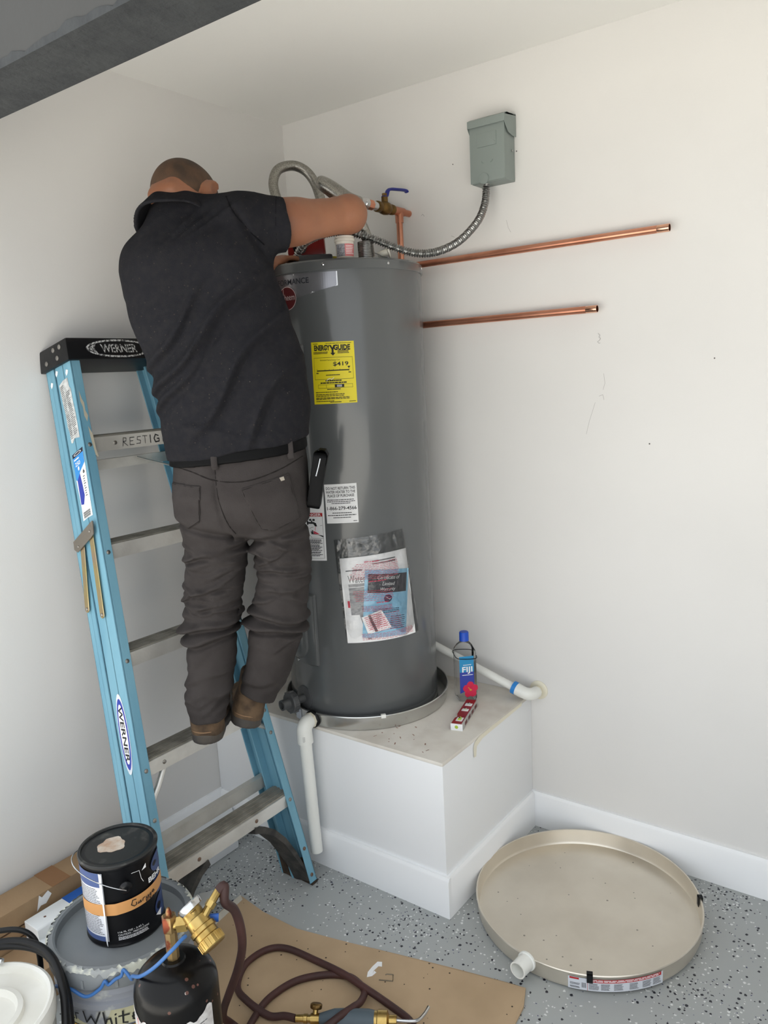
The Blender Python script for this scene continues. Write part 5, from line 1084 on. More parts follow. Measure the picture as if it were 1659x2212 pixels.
# ================================================================== THE MAN ON THE LADDER
MO = np.array([.557, -.916, 0.0])            # his own frame: a = to his right, b = the way he faces, c = up
MR = np.array([math.sin(YAW), -math.cos(YAW), 0]); MF = np.array([math.cos(YAW), math.sin(YAW), 0])
def w2(p): p = np.asarray(p, float); return MO+p[..., :1]*MR+p[..., 1:2]*MF+p[..., 2:3]*np.array([0, 0, 1.0])
def surface_net(fn, lo, hi, h, blk=8):
    """closed surface fn = 0 on a regular grid (naive surface nets), blocks far from the surface skipped"""
    lo = np.asarray(lo, float); n = np.ceil((np.asarray(hi)-lo)/h/blk).astype(int)*blk+1
    D = np.full(tuple(n), 1.0, np.float32)
    nb = (n-1)//blk
    bi = np.stack(np.meshgrid(*[np.arange(k) for k in nb], indexing='ij'), -1).reshape(-1, 3)
    cen = lo+(bi+.5)*blk*h
    dc = fn(cen); rad = blk*h*.5*math.sqrt(3)*1.35+.015
    near = np.abs(dc) < rad
    for b_, d_ in zip(bi[~near], dc[~near]):
        s_ = b_*blk; D[s_[0]:s_[0]+blk+1, s_[1]:s_[1]+blk+1, s_[2]:s_[2]+blk+1] = d_
    off = np.stack(np.meshgrid(*[np.arange(blk+1)]*3, indexing='ij'), -1).reshape(-1, 3)
    idx = (bi[near][:, None, :]*blk+off[None]).reshape(-1, 3)
    flat = np.unique(np.ravel_multi_index(idx.T, tuple(n)))
    ii = np.stack(np.unravel_index(flat, tuple(n)), 1)
    vals = np.concatenate([fn(lo+c*h) for c in np.array_split(ii, max(1, len(ii)//200000+1))])
    D.reshape(-1)[flat] = vals
    S = D < 0
    c = [S[i:S.shape[0]-1+i, j:S.shape[1]-1+j, k:S.shape[2]-1+k] for i in (0, 1) for j in (0, 1) for k in (0, 1)]
    tot = sum(x.astype(np.int8) for x in c)
    cells = np.argwhere((tot > 0) & (tot < 8))
    vid = -np.ones(tuple(n-1), int); vid[tuple(cells.T)] = np.arange(len(cells))
    acc = np.zeros((len(cells), 3)); cnt = np.zeros(len(cells))
    cor = [(i, j, k) for i in (0, 1) for j in (0, 1) for k in (0, 1)]
    for a in range(8):
        for b in range(a+1, 8):
            df = np.abs(np.array(cor[a])-np.array(cor[b]))
            if df.sum() != 1: continue
            pa, pb = cells+cor[a], cells+cor[b]
            da, db_ = D[tuple(pa.T)], D[tuple(pb.T)]
            m = (da < 0) != (db_ < 0)
            t = np.where(m, da/np.where(m, da-db_, 1), 0)
            acc += np.where(m[:, None], pa+(pb-pa)*t[:, None], 0); cnt += m
    V = lo+acc/cnt[:, None]*h
    F = []
    for ax in range(3):
        o1, o2 = [(1, 2), (2, 0), (0, 1)][ax]
        sl0 = [slice(None)]*3; sl1 = [slice(None)]*3; sl0[ax] = slice(0, -1); sl1[ax] = slice(1, None)
        e = np.argwhere(S[tuple(sl0)] != S[tuple(sl1)])
        e = e[(e[:, o1] > 0) & (e[:, o2] > 0) & (e[:, o1] < n[o1]-1) & (e[:, o2] < n[o2]-1)]
        u1 = np.zeros(3, int); u1[o1] = 1; u2 = np.zeros(3, int); u2[o2] = 1
        q = np.stack([vid[tuple((e-u1-u2).T)], vid[tuple((e-u2).T)], vid[tuple(e.T)], vid[tuple((e-u1).T)]], 1)
        flip = S[tuple(e.T)]
        q[~flip] = q[~flip][:, ::-1]
        F.append(q)
    F = np.concatenate(F); F = F[(F >= 0).all(1)]
    return V, F
def relax(V, F, it=1, k=.5):
    for _ in range(it):
        A = np.zeros_like(V); n = np.zeros(len(V))
        for i in range(4):
            j = (i+1) % 4
            np.add.at(A, F[:, i], V[F[:, j]]); np.add.at(n, F[:, i], 1); np.add.at(A, F[:, j], V[F[:, i]]); np.add.at(n, F[:, j], 1)
        V = V+k*(A/np.maximum(n, 1)[:, None]-V)
    return V
def smin(a, b, k): h = np.clip(.5+.5*(b-a)/k, 0, 1); return b+(a-b)*h-k*h*(1-h)
def smax(a, b, k): return -smin(-a, -b, k)
def cone(p, a, b, r1, r2):
    a, b = np.asarray(a, float), np.asarray(b, float); ba = b-a; t = np.clip((p-a) @ ba/(ba @ ba), 0, 1)
    return np.linalg.norm(p-a-t[:, None]*ba, axis=1)-(r1+(r2-r1)*t)
def ell(p, c, r, R=None):
    q = p-np.asarray(c); q = q if R is None else q @ R
    r = np.asarray(r, float); k0 = np.linalg.norm(q/r, axis=1); k1 = np.linalg.norm(q/(r*r), axis=1)
    return np.where(k1 > 1e-9, k0*(k0-1)/np.maximum(k1, 1e-9), -r.min())
def stack(p, T, pw=2.3):
    """column of rounded sections; rows of T: height, left a, right a, middle b, half depth"""
    T = np.array(sorted(T)); z = p[:, 2]
    L, Rr, B, Dp = [np.interp(z, T[:, 0], T[:, i]) for i in (1, 2, 3, 4)]
    w = (Rr-L)/2; x = (p[:, 0]-(L+Rr)/2)/w; y = (p[:, 1]-B)/Dp
    k = (np.abs(x)**pw+np.abs(y)**pw+1e-9)**(1/pw)
    g = np.sqrt((x/np.maximum(k, .2)/w)**2+(y/np.maximum(k, .2)/Dp)**2)+1e-6
    return (k-1)/np.maximum(g, 1/np.maximum(w, Dp))*.92
def nz(p, f, s):
    """cheap smooth noise"""
    r_ = np.random.default_rng(s); o = 0
    for i in range(5):
        d = r_.normal(size=3); d /= np.linalg.norm(d); o = o+np.sin((p @ d)*f*(1+.35*i)+r_.random()*6.28)/(1+.35*i)
    return o/2.4
def mesh_part(name, fn, lo, hi, h, m, parent, it=1, k=.4):
    V, F = surface_net(fn, lo, hi, h); V = relax(V, F, it, k)
    me = MB(); me.v = [w2(V)]; me.f = F.tolist(); me.n = len(V)
    return me.build(name, m, parent, smooth=60, fix=False)

man_ = thing('person', 'man in dark polo shirt and grey trousers standing on the ladder, reaching over the heater', 'person', tuple(w2(np.array([-.09, .03, .618]))))

# ---------------- torso, shirt
TORSO = [(1.40, -.165, .205, .005, .125), (1.474, -.172, .212, .005, .14), (1.576, -.176, .226, .0, .145), (1.69, -.188, .221, -.005, .142), (1.82, -.226, .19, -.005, .135), (1.90, -.243, .168, .0, .13), (1.97, -.243, .15, .008, .12), (2.05, -.21, .12, .02, .10), (2.12, -.16, .06, .03, .075)]
NK = np.array([-.088, .035, 2.105])
def torso(p, g=0.0):
    d = stack(p, TORSO, 2.2)
    d = smax(d, p[:, 2]-2.02-.25*np.clip(p[:, 0]+.1, -.2, .2), .06)
    d = smin(d, cone(p, (-.06, .03, 2.075), (.085, .005, 2.07), .085, .080), .05)     # right shoulder
    d = smin(d, cone(p, (-.09, .03, 2.06), (-.165, .025, 1.985), .085, .082), .05)      # left shoulder
    d = smin(d, cone(p, (-.10, -.045, 1.98), (.05, -.045, 1.97), .07, .07), .07)        # shoulder blades
    d = smin(d, cone(p, (-.09, .005, 2.05), (-.088, .02, 2.10), .07, .062), .04)
    return d-g
SH_R0, SH_R1 = np.array([.08, .0, 2.07]), np.array([.198, .028, 2.076])
SH_L0, SH_L1 = np.array([-.165, .03, 1.985]), np.array([-.13, .16, 1.92])
def folds(p):
    a, b, c = p.T
    w = np.zeros(len(p))
    def ridge(x, wd): return np.exp(-(x/wd)**2)
    back = 1/(1+np.exp((b+.035)/.018))
    # long diagonal folds falling from the right shoulder to the lower left
    for a0, c0, sl, wd, am, lo_, hi_ in ((.05, 1.86, 1.05, .012, .010, 1.66, 1.93), (-.02, 1.76, 1.15, .012, .010, 1.56, 1.86), (.13, 1.78, 1.3, .014, .011, 1.55, 1.86), (-.10, 1.80, 1.2, .011, .008, 1.66, 1.90), (.17, 1.66, 1.6, .012, .009, 1.5, 1.76), (-.13, 1.68, 1.0, .012, .008, 1.58, 1.76)):
        x = (c-c0-sl*(a-a0))/math.sqrt(1+sl*sl)+.012*np.sin(a*20+c*9)
        m = 1/(1+np.exp(-(c-lo_)/.03))/(1+np.exp((c-hi_)/.03)); w += 1.5*am*ridge(x, wd)*m*back
        w -= am*ridge(x+.021, wd)*m*back
    # pulls from the neck to the raised shoulder
    for a0, sl, am in ((-.02, .9, .006), (.02, 1.1, .006), (.06, 1.4, .005)):
        x = (a-a0)-(c-2.10)*sl; w += 1.5*am*ridge(x, .009)*np.exp(-((c-2.07)/.06)**2)*back
    # crease where the sleeve meets the armpit
    x = (a-.10)-(2.06-c)*.55; w -= .010*ridge(x, .008)*np.exp(-((c-2.03)/.07)**2)
    w += .004*nz(p, 22, 5)+.0022*nz(p, 50, 6)
    w += .006*ridge(c-1.53+.12*a+.01*np.sin(a*24), .012)*back*(a > -.1)
    return w
def shirt(p):
    d = torso(p, .006)
    ax = (SH_R1-SH_R0)/np.linalg.norm(SH_R1-SH_R0)
    slv = smax(cone(p, SH_R0, SH_R1+ax*.06, .077, .079), (p-SH_R1) @ ax, .006)
    d = smin(d, slv, .03)
    ax2 = (SH_L1-SH_L0)/np.linalg.norm(SH_L1-SH_L0)
    sl2 = smax(cone(p, SH_L0, SH_L1+ax2*.06, .082, .076), (p-SH_L1) @ ax2, .006)
    d = smin(d, sl2, .03)
    d = d-folds(p)
    hem = 1.473+.135*p[:, 0]+.04*(p[:, 1]+.0)+.004*np.sin(p[:, 0]*30)
    d = smax(d, hem-p[:, 2], .006)
    return smax(d, (p-np.array([-.09, .0, 2.150])) @ np.array([.05, .62, .78]), .008)
SHIRT = mat('shirt_charcoal', (33, 33, 37), .95, var=(40, 39, 41), var_scale=60, var_amt=.7, bump=.35, bump_scale=420, spec=.15)
flecks(SHIRT, (120, 113, 104), 80, (.03, .075)); flecks(SHIRT, (60, 56, 52), 120, (.14, .2))
sh = mesh_part('shirt', shirt, (-.34, -.25, 1.40), (.28, .30, 2.22), .005, SHIRT, man_, 1, .25)
def hit(fn, a, c, b0=-.4, b1=.15):
    """surface of fn met when walking in from behind him at (a, c)"""
    bs = np.linspace(b0, b1, 260); P = np.stack([np.full(260, a), bs, np.full(260, c)], 1); d = fn(P)
    i = np.argmax(d < 0)
    return bs[i] if d[i] < 0 and i > 0 else None
def seam(fn, pts, r, n=10, lift=.0):
    out = []
    for a, c in spline([(x, y, 0) for x, y in pts], n)[:, :2]:
        b = hit(fn, a, c)
        if b is not None: out.append(w2(np.array([a, b-lift, c])))
    return np.array(out)
SEAM = mat('shirt_seam', (20, 20, 23), .95, spec=.1)
k = MB()
s1 = seam(shirt, [(.055, 2.135), (.075, 2.09), (.11, 2.045), (.145, 2.01)], .002); k.tube(s1, .0022, 6); k.build('sleeve_seam', SEAM, sh)
k = MB(); k.tube(seam(shirt, [(.181, 2.14), (.180, 2.09), (.176, 2.02)], .002), .0012, 6); k.build('sleeve_hem', SEAM, sh)
# polo collar
CT = np.array([.02, .56, .83]); CT /= np.linalg.norm(CT)
def collar(p):
    c0 = np.array([-.088, .020, 2.110]); q = p-c0; t = q @ CT; e1 = np.array([1, 0, 0])-CT*CT[0]; e1 /= np.linalg.norm(e1); e2 = np.cross(CT, e1)
    x, y = q @ e1, q @ e2
    fl = np.clip(-t+.03, 0, .08)*.5+.003*np.sin(np.arctan2(y, x)*5)
    left = .5-.5*x/np.sqrt(x*x+y*y+1e-9); fl = fl+.010*left**3
    rx, ry = .067+fl, .062+fl
    kk = np.sqrt((x/rx)**2+(y/ry)**2+1e-9)
    d = np.abs((kk-1)*np.minimum(rx, ry))-.0055
    d = smax(d, t-.028, .005); d = smax(d, -t-.042+.010*np.sin(np.arctan2(y, x)), .005)
    return d-.0012*nz(p, 40, 9)
mesh_part('collar', collar, (-.25, -.14, 2.03), (.07, .17, 2.22), .0045, SHIRT, sh, 1, .3)

# ---------------- body: head, neck, arms and hands in one skin
hyaw = -.62
hf = np.array([math.sin(-hyaw)*math.cos(-.62), math.cos(hyaw)*math.cos(-.62), math.sin(-.62)])   # where the face points
hf /= np.linalg.norm(hf)
hr = np.cross(hf, [0, 0, 1]); hr /= np.linalg.norm(hr); hu = np.cross(hr, hf)
roll = .17; hr, hu = hr*math.cos(roll)+hu*math.sin(roll), hu*math.cos(roll)-hr*math.sin(roll)
HM = np.stack([hr, hf, hu], 1); HC_ = np.array([-.072, .060, 2.153])
def hl(x, y, z): return HC_+HM @ np.array([x, y, z])
def cranium(p, g=0):
    d = ell(p, hl(0, -.008, .02), (.076+g, .094+g, .082+g), HM)
    return smin(d, ell(p, hl(0, -.045, .0), (.066+g, .055+g, .066+g), HM), .03)
def head(p):
    d = cranium(p)
    d = smin(d, ell(p, hl(0, .038, -.045), (.058, .058, .062), HM), .04)
    d = smin(d, ell(p, hl(0, .06, -.085), (.03, .03, .025), HM), .03)
    d = smin(d, cone(p, hl(0, .088, .012), hl(0, .112, -.022), .008, .013), .015)
    d = smin(d, cone(p, hl(-.035, .082, .03), hl(.035, .082, .03), .012, .012), .02)
    d = smin(d, ell(p, hl(0, .094, -.058), (.024, .01, .009), HM), .008)
    for s_ in (-1, 1):
        d = smax(d, -ell(p, hl(s_*.03, .092, .008), (.015, .012, .009), HM), .012)
        d = smin(d, ell(p, hl(s_*.03, .078, .008), (.013, .011, .011), HM), .004)
        e = ell(p, hl(s_*.086, -.004, .006), (.013, .025, .036), HM @ rotm((1, 0, 0), -.2) @ rotm((0, 0, 1), -s_*.6))
        e = smax(e, -ell(p, hl(s_*.096, .005, .010), (.008, .014, .022), HM), .005)
        d = smin(d, e, .004)
    # neck with the roll of skin behind
    d = smin(d, cone(p, hl(0, -.03, -.04), (-.085, .03, 2.06), .056, .064), .03)
    d = smin(d, cone(p, hl(-.03, -.078, -.045), hl(.035, -.078, -.045), .017, .017), .018)
    d = smax(d, -cone(p, hl(-.055, -.107, -.026), hl(.055, -.107, -.024), .0045, .0045), .008)
    return d
def finger(p, pts, r): 
    d = cone(p, pts[0], pts[1], r, r*.95)
    for i in range(1, len(pts)-1): d = smin(d, cone(p, pts[i], pts[i+1], r*.95, r*.85), .004)
    return d
def hand(p, wr_, fwd, side, nrm, curl, thumb_side):
    """palm with five unequal curled fingers; fwd = finger direction, side = across, nrm = palm side"""
    fwd, side, nrm = [np.asarray(v, float)/np.linalg.norm(v) for v in (fwd, side, nrm)]
    c = wr_+fwd*.052
    d = ell(p, c, (.042, .052, .017), np.stack([side, fwd, nrm], 1))
    d = smin(d, cone(p, wr_, wr_+fwd*.03, .028, .027), .02)
    for i, (s_, L) in enumerate(((-.031, .066), (-.0105, .076), (.0105, .072), (.031, .056))):
        b = wr_+fwd*(.094-.006*abs(i-1.4))+side*s_*thumb_side
        P = [b-fwd*.02, b]; dr = fwd.copy()
        for j, f_ in enumerate((.45, .32, .23)):
            an = curl*(.55+.35*j); dr = fwd*math.cos(an)+nrm*math.sin(an); P.append(P[-1]+dr*L*f_*1.0)
        d = smin(d, finger(p, P, .0088), .006)
    t0 = wr_+fwd*.03-side*.03*thumb_side
    d = smin(d, finger(p, [t0, t0-side*.03*thumb_side+fwd*.03+nrm*.012, t0-side*.034*thumb_side+fwd*.062+nrm*.03], .0105), .012)
    return d
ELB = np.array([.362, .135, 2.112]); WRS = np.array([.268, .335, 2.150])
ELL_ = np.array([-.075, .26, 1.865]); WRL = np.array([.075, .335, 2.005])
def arms(p):
    d = cone(p, (.05, .0, 2.07), (.22, .045, 2.083), .066, .057)
    d = smin(d, cone(p, (.20, .035, 2.080), ELB, .057, .047), .03)
    d = smin(d, ell(p, ELB+np.array([.006, -.006, .002]), (.048, .046, .05)), .015)
    d = smin(d, cone(p, ELB, ELB+(WRS-ELB)*.35, .047, .048), .02)
    d = smin(d, cone(p, ELB+(WRS-ELB)*.35, WRS, .047, .029), .02)
    d = smin(d, cone(p, (-.16, .03, 1.985), ELL_, .062, .046), .03)
    d = smin(d, cone(p, ELL_, WRL, .046, .029), .02)
    return d
RF = np.array([-.18, .9, .25]); LF = np.array([.72, .45, .32])
def body(p):
    d = torso(p, -.012); d = smax(d, 1.46-p[:, 2], .01)
    d = smin(d, arms(p), .02)
    d = smin(d, head(p), .02)
    d = smin(d, hand(p, WRS, RF, np.cross(RF, [0, .25, -1]), (-.2, .25, -.95), 1.0, 1), .012)
    d = smin(d, hand(p, WRL, LF, np.cross(LF, [.3, .2, -1]), (.25, .3, -.9), .55, -1), .012)
    return d-.0006*nz(p, 90, 3)
SKIN = mat('skin', (150, 101, 74), .5, var=(128, 82, 60), var_scale=9, var_amt=.6, bump=.12, bump_scale=260)
SKIN.node_tree.nodes['Principled BSDF'].inputs['Subsurface Weight'].default_value = .08
SKIN.node_tree.nodes['Principled BSDF'].inputs['Subsurface Radius'].default_value = (.01, .004, .002)
bd = mesh_part('body', body, (-.30, -.24, 1.42), (.46, .52, 2.30), .0045, SKIN, man_, 1, .3)
def hair(p):
    d = cranium(p, .0018)
    q = (p-HC_) @ HM
    cut = -(q[:, 2]+.044+.10*np.clip(q[:, 1]-.02, 0, 1)-.35*np.clip(q[:, 1]-.035, 0, 1)+.005*np.sin(q[:, 0]*60))
    return smax(d, cut, .003)
hb = mesh_part('hair', hair, (-.22, -.08, 2.05), (.07, .20, 2.30), .0045, mat('hair_stubble', (66, 50, 38), .75, var=(98, 72, 52), var_scale=22, var_amt=.7, bump=.3, bump_scale=500), man_, 1, .3)
lab(hb, 'close-shaved dark stubble')

# ---------------- trousers
PELV = [(1.10, -.155, .206, .01, .11), (1.25, -.158, .208, .004, .125), (1.30, -.165, .211, -.002, .138), (1.36, -.168, .213, -.004, .142), (1.43, -.162, .212, .002, .132), (1.50, -.158, .206, .005, .126), (1.56, -.155, .205, .005, .12)]
LEGL = [(1.4, -0.15, 0.02, 0.0, 0.11), (1.24, -0.152, 0.03, 0.002, 0.105), (1.154, -0.153, 0.023, -0.006, 0.091), (1.06, -0.162, 0.003, -0.01, 0.082), (1.004, -0.17, -0.009, -0.01, 0.078), (0.962, -0.177, -0.019, -0.011, 0.082), (0.907, -0.173, -0.031, -0.014, 0.076), (0.83, -0.174, -0.039, -0.017, 0.072), (0.772, -0.182, -0.047, -0.02, 0.071), (0.741, -0.184, -0.059, -0.021, 0.067), (0.705, -0.178, -0.07, -0.025, 0.061), (0.649, -0.174, -0.076, -0.025, 0.057)]
LEGR = [(1.4, 0.03, 0.2, 0.0, 0.11), (1.235, 0.034, 0.206, 0.002, 0.105), (1.153, 0.042, 0.206, 0.006, 0.091), (1.096, 0.048, 0.201, 0.007, 0.084), (1.029, 0.032, 0.189, 0.007, 0.081), (0.977, 0.01, 0.176, 0.01, 0.083), (0.917, 0.009, 0.166, 0.01, 0.078), (0.861, 0.003, 0.145, 0.017, 0.074), (0.806, -0.019, 0.121, 0.023, 0.071), (0.764, -0.035, 0.099, 0.032, 0.066), (0.732, -0.04, 0.076, 0.037, 0.06), (0.696, -0.045, 0.059, 0.036, 0.056)]
FOLDS = []
_fr = np.random.default_rng(4)
for sd_a, (l_, r_) in ((-1, (-.16, .02)), (1, (.04, .205))):
    for i in range(30):      # bunched cloth on the thighs and behind the knees
        c0 = _fr.choice([_fr.normal(1.185, .03), _fr.normal(1.12, .035), _fr.normal(1.045, .03)])
        a0 = _fr.uniform(l_, r_)-(.03 if c0 < 1.08 else 0); FOLDS.append((c0, a0, _fr.normal(.08*-sd_a, .28), _fr.uniform(.025, .07), _fr.uniform(.0055, .0095), _fr.uniform(.003, .0085)))
    for i in range(12):      # calves and hems
        c0 = _fr.choice([_fr.normal(.745, .03), _fr.normal(.90, .03), _fr.normal(.81, .03)]); a0 = _fr.uniform(l_, r_)-.06
        FOLDS.append((c0, a0, _fr.normal(-.2*sd_a, .4), _fr.uniform(.03, .06), _fr.uniform(.007, .012), _fr.uniform(.003, .006)))
def crinkle(p):
    a, b, c = p.T
    back = 1/(1+np.exp((b-.08)/.03))
    w = np.zeros(len(p)); fade = np.clip((c-np.where(a < -.05, .70, .745))/.03, 0, 1)
    for c0, a0, sl, ln, wd, am in FOLDS:
        m = np.nonzero((np.abs(a-a0) < 2.2*ln) & (np.abs(c-c0) < .05+abs(sl)*2.2*ln))[0]
        if len(m) == 0: continue
        am_, cm_ = a[m], c[m]
        x = cm_-c0-sl*(am_-a0)-.004*np.sin(am_*55+c0*90); g = np.exp(-((am_-a0)/ln)**2)
        w[m] += .85*am*g*fade[m]*(.35+.65/(1+np.exp((b[m]+.01)/.02)))*(np.exp(-(x/wd)**2)-.8*np.exp(-((x+wd*1.7)/(wd*.9))**2))
    for c0, am, side in ((.984, .017, -1), (.948, .012, -1), (.997, .014, 1), (.963, .015, 1)):
        m = (a < -.008) if side < 0 else (a > -.008)
        x = c-c0-.16*(a-(-.1 if side < 0 else .09))*(-1 if side > 0 else 1)-.006*np.sin(a*34+c0*50)
        w += am*(np.exp(-(x/.010)**2)-.85*np.exp(-((x+.018)/.008)**2))*m
    w += .0035*nz(p, 24, 31)+.0012*nz(p, 62, 32)*(c < 1.28)
    # seat crease under each buttock and centre seam
    x = (c-1.238-.25*np.abs(a-.02)+.03*(a > .02)); w -= .011*np.exp(-(x/.010)**2)*back*(np.abs(a-.02) > .015)
    w -= .006*np.exp(-((a+.02-.15*(1.36-c)*(c < 1.36))/.007)**2)*np.exp(-((c-1.36)/.09)**2)*back
    return w
def trousers(p):
    d = smax(stack(p, PELV, 2.3), 1.235-p[:, 2], .05)
    l = smax(stack(p, LEGL, 2.1), p[:, 2]-1.33, .04); l = smax(l, .690-p[:, 2]+.05*(p[:, 0]+.13)-.25*np.clip(p[:, 1]+.04, 0, .2), .004)
    nn = np.array([.33, .15, .93])
    r = smax(stack(p, LEGR, 2.1), p[:, 2]-1.33, .04); r = smax(r, -((p-np.array([.015, -.02, .729])) @ nn), .004)
    d = smin(d, smin(l, r, .003), .022)
    d = d-crinkle(p)
    return smax(d, p[:, 2]-1.488-.06*p[:, 0], .004)
TROU = mat('trouser_grey', (62, 58, 57), .92, var=(54, 50, 49), var_scale=16, var_amt=.8, bump=.3, bump_scale=380, spec=.15)
tr = mesh_part('trousers', trousers, (-.28, -.22, .62), (.30, .26, 1.54), .0045, TROU, man_, 1, .2)
TSEAM = mat('trouser_seam', (40, 37, 36), .95, spec=.1)
for pts in ([(-.022, 1.455), (-.020, 1.40), (-.012, 1.34), (.002, 1.29), (.018, 1.255)], [(-.155, 1.445), (-.09, 1.43), (-.022, 1.405), (.06, 1.40), (.14, 1.42), (.205, 1.45)]):
    s_ = seam(trousers, pts, .002)
    if len(s_) > 3:
        k = MB(); k.tube(s_-MF*.0006, .0018, 6); k.build('seam', TSEAM, tr)
def pocket(poly, g=.0035):
    P_ = np.array(poly)
    def fn(p):
        d2 = np.full(len(p), -1e3); n = len(P_); cx, cy = P_.mean(0)
        for i in range(n):
            a_, b_ = P_[i], P_[(i+1) % n]; e = b_-a_; nn = np.array([e[1], -e[0]])/np.linalg.norm(e)
            if nn @ (np.array([cx, cy])-a_) > 0: nn = -nn
            d2 = np.maximum(d2, (p[:, [0, 2]]-a_) @ nn)
        return np.maximum(np.maximum(trousers(p)-g, d2), p[:, 1]-.02)
    return fn
for poly in ([(.045, 1.382), (.172, 1.412), (.196, 1.285), (.12, 1.255), (.088, 1.262)], [(-.158, 1.40), (-.062, 1.392), (-.072, 1.295), (-.115, 1.268), (-.158, 1.288)]):
    pk_ = mesh_part('back_pocket', pocket(poly), (min(x for x, _ in poly)-.02, -.22, min(y for _, y in poly)-.02), (max(x for x, _ in poly)+.02, .05, max(y for _, y in poly)+.02), .004, TROU, tr, 1, .3)
    k = MB(); cpt = np.mean(poly, 0); ins = [tuple(cpt+(np.array(p_)-cpt)*.93) for p_ in poly]; pf = pocket(poly)
    pth = []
    for i in range(len(ins)):
        a_, b_ = np.array(ins[i]), np.array(ins[(i+1) % len(ins)])
        for t in np.linspace(0, 1, 9)[:-1]: pth.append(a_+(b_-a_)*t)
    pth = [(w2(np.array([a, hit(pf, a, c), c]))) for a, c in pth if hit(pf, a, c) is not None]
    if len(pth) > 4: k.tube(np.array(pth), .0011, 5, closed=True); k.build('stitching', TSEAM, pk_)
    if poly[0][0] > 0:
        a, c = .152, 1.398; b = hit(pf, a, c); k = MB(); M = (np.stack([MR, MF, [0, 0, 1]], 1) @ rotm((0, 1, 0), -.25), w2(np.array([a, (b if b else -.1)-.001, c]))); k.box((-.008, -.002, -.005), (.008, .002, .005), M); k.build('pocket_tag', mat('tag_beige', (150, 142, 130), .7), pk_)
def belt(p):
    d = np.abs(stack(p, PELV, 2.3)-.003)-.0045
    c = p[:, 2]-(1.472+.075*(p[:, 0]-.02)+.05*p[:, 1])
    return smax(d, np.abs(c)-.0175, .003)
mesh_part('belt', belt, (-.26, -.20, 1.41), (.28, .22, 1.53), .0045, mat('belt_black', (12, 12, 13), .6, spec=.12), man_, 1, .2)
for a0 in (-.020, .178):
    k = MB(); c0 = 1.472+.075*(a0-.02); pf = lambda p: stack(p, PELV, 2.3)-.008
    pth = [w2(np.array([a0+da, (hit(pf, a0, c) or -.1)-.001-(.002 if 0 < i < 4 else -.004), c])) for i, (c, da) in enumerate(((c0-.034, .002), (c0-.026, .001), (c0, 0), (c0+.017, -.001), (c0+.026, -.002)))]
    k.tube(pth, .0085, 8, ry=.0022, up=tuple(MF)); k.build('belt_loop', TROU, tr)
# phone pouch on the belt
M0 = np.stack([MR, MF, [0, 0, 1]], 1) @ rotm((0, 1, 0), .20)
pc_ = w2(np.array([.240, -.01, 1.378]))
pou = MB(); N = 28
def pp(x, y, t): return pc_+M0 @ np.array([t, x, y])
poly = [(-.036, -.07), (-.03, -.078), (.03, -.078), (.036, -.07), (.037, .07), (.03, .08), (-.03, .08), (-.037, .07)]
pou.prism(poly, pp, -.019, .019); LEA = mat('pouch_leather', (9, 9, 10), .5, spec=.15, bump=.2, bump_scale=150)
po = pou.build('phone_pouch', LEA, man_, bevel=.006)
mb = MB(); fl = [(.013, .03), (.020, .05), (.021, .075), (.012, .088), (-.006, .088), (-.016, .078)]
mb.add([pc_+M0 @ np.array([t, x, y]) for t, y in fl for x in (-.034, .034)]+[pc_+M0 @ np.array([t*.8, x, y-.004]) for t, y in fl for x in (-.034, .034)], [(2*i, 2*i+1, 2*i+3, 2*i+2) for i in range(5)]+[(12+2*i, 14+2*i, 15+2*i, 13+2*i) for i in range(5)]); mb.build('flap', LEA, po)
mb = MB(); mb.tube([pc_+M0 @ np.array([.002, -.038, .065]), pc_+M0 @ np.array([.0, -.0385, .04]), pc_+M0 @ np.array([-.003, -.038, .015])], .0022, 8); mb.build('metal_clip', CHROME, po)

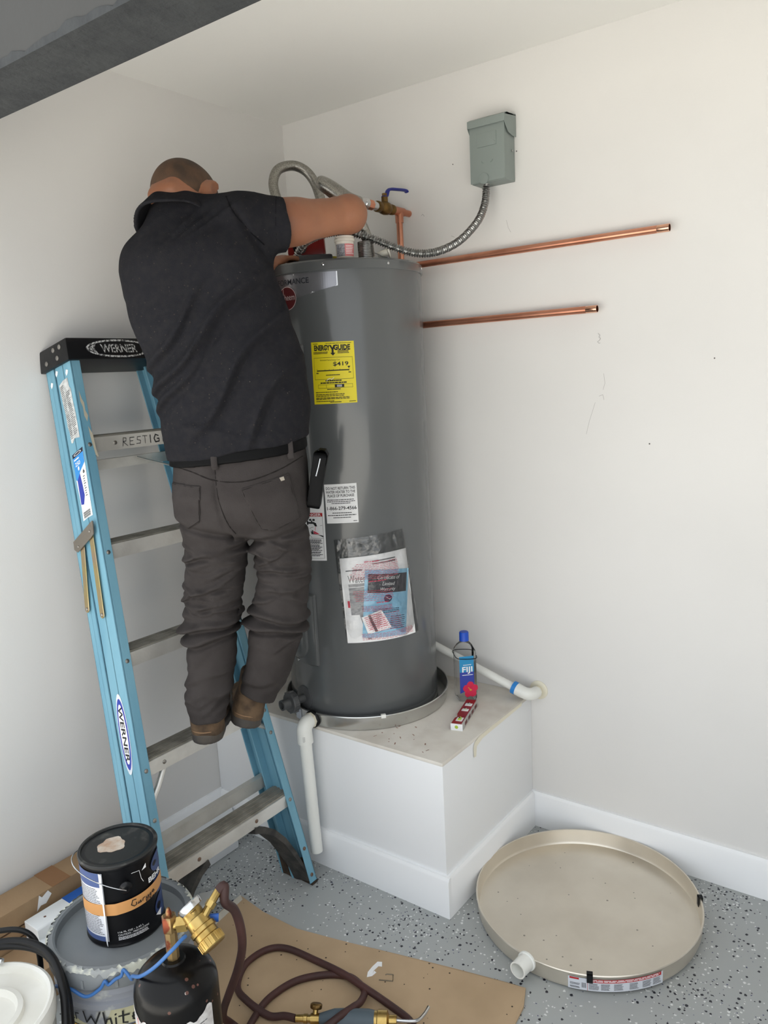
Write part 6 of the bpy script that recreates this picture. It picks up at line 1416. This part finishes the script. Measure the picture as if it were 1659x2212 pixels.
# ---------------- work boots
BOOTL = mat('boot_leather', (100, 80, 59), .85, var=(54, 41, 31), var_scale=26, var_amt=.8, bump=.35, bump_scale=90)
SOLE = mat('boot_sole', (62, 59, 57), .7, var=(84, 76, 66), var_scale=14, var_amt=.7, bump=.2, bump_scale=60)
def make_boot(hb_, fw, rollv, lbl):
    """hb_ = middle of the heel bottom; fw = toe direction (a, b)"""
    f = np.array([fw[0], fw[1], 0.0]); f /= np.linalg.norm(f); u = np.array([0, 0, 1.0]); s_ = np.cross(f, u)
    Rl = rotm(f, rollv); s_, u = Rl @ s_, Rl @ u
    B = np.stack([s_, f, u], 1); hb_ = np.asarray(hb_, float)
    def L(p): return (p-hb_) @ B
    def foot2(q, g=0):
        return smin(cone(q*np.array([1, 1, 0]), (0, .045, 0), (.002, .14, 0), .042+g, .040+g), cone(q*np.array([1, 1, 0]), (.002, .14, 0), (.004, .235, 0), .040+g, .050+g), .03)
    def solef(p):
        q = L(p); d = smax(foot2(q, .004), np.abs(q[:, 2]-.017)-.017, .006)
        return smax(d, -(smax(np.abs(q[:, 1]-.125)-.035, q[:, 2]-.008, .004)), .003)
    def upper(p):
        q = L(p); d = smax(smax(foot2(q, -.001), q[:, 2]-.055-.05*np.clip(.12-q[:, 1], 0, .12)/.12, .03), .03-q[:, 2], .004)
        d = smin(d, smax(cone(q, (0, .05, .04), (.0, .06, .19), .042, .046), q[:, 2]-.17, .01), .03)
        d = smin(d, np.abs(smax(foot2(q, .002), np.abs(q[:, 2]-.041)-.003, .002))-.0, .002)
        return d-.0015*nz(p, 60, 8)
    lo = hb_+np.array([-.14, -.14, -.04]); hi = hb_+np.array([.14, .36, .24])
    bo_ = mesh_part('boot', upper, lo, hi, .005, BOOTL, man_, 1, .3); lab(bo_, lbl)
    mesh_part('sole', solef, lo, hi, .005, SOLE, bo_, 1, .2)
    k = MB(); pts = []
    for t in np.linspace(math.pi*.98, math.pi*2.02, 22): pts.append(w2(hb_+B @ np.array([.0455*math.cos(t), .045+.0455*math.sin(t), .040])))
    k.tube(np.array(pts), .0016, 6); k.build('welt_stitch', mat('welt_thread', (150, 118, 88), .8), bo_)
make_boot((-.132, -.058, .6185), (-.04, 1), 0.0, 'left brown work boot')
make_boot((-.022, .004, .634), (-.22, 1), .26, 'right brown work boot')
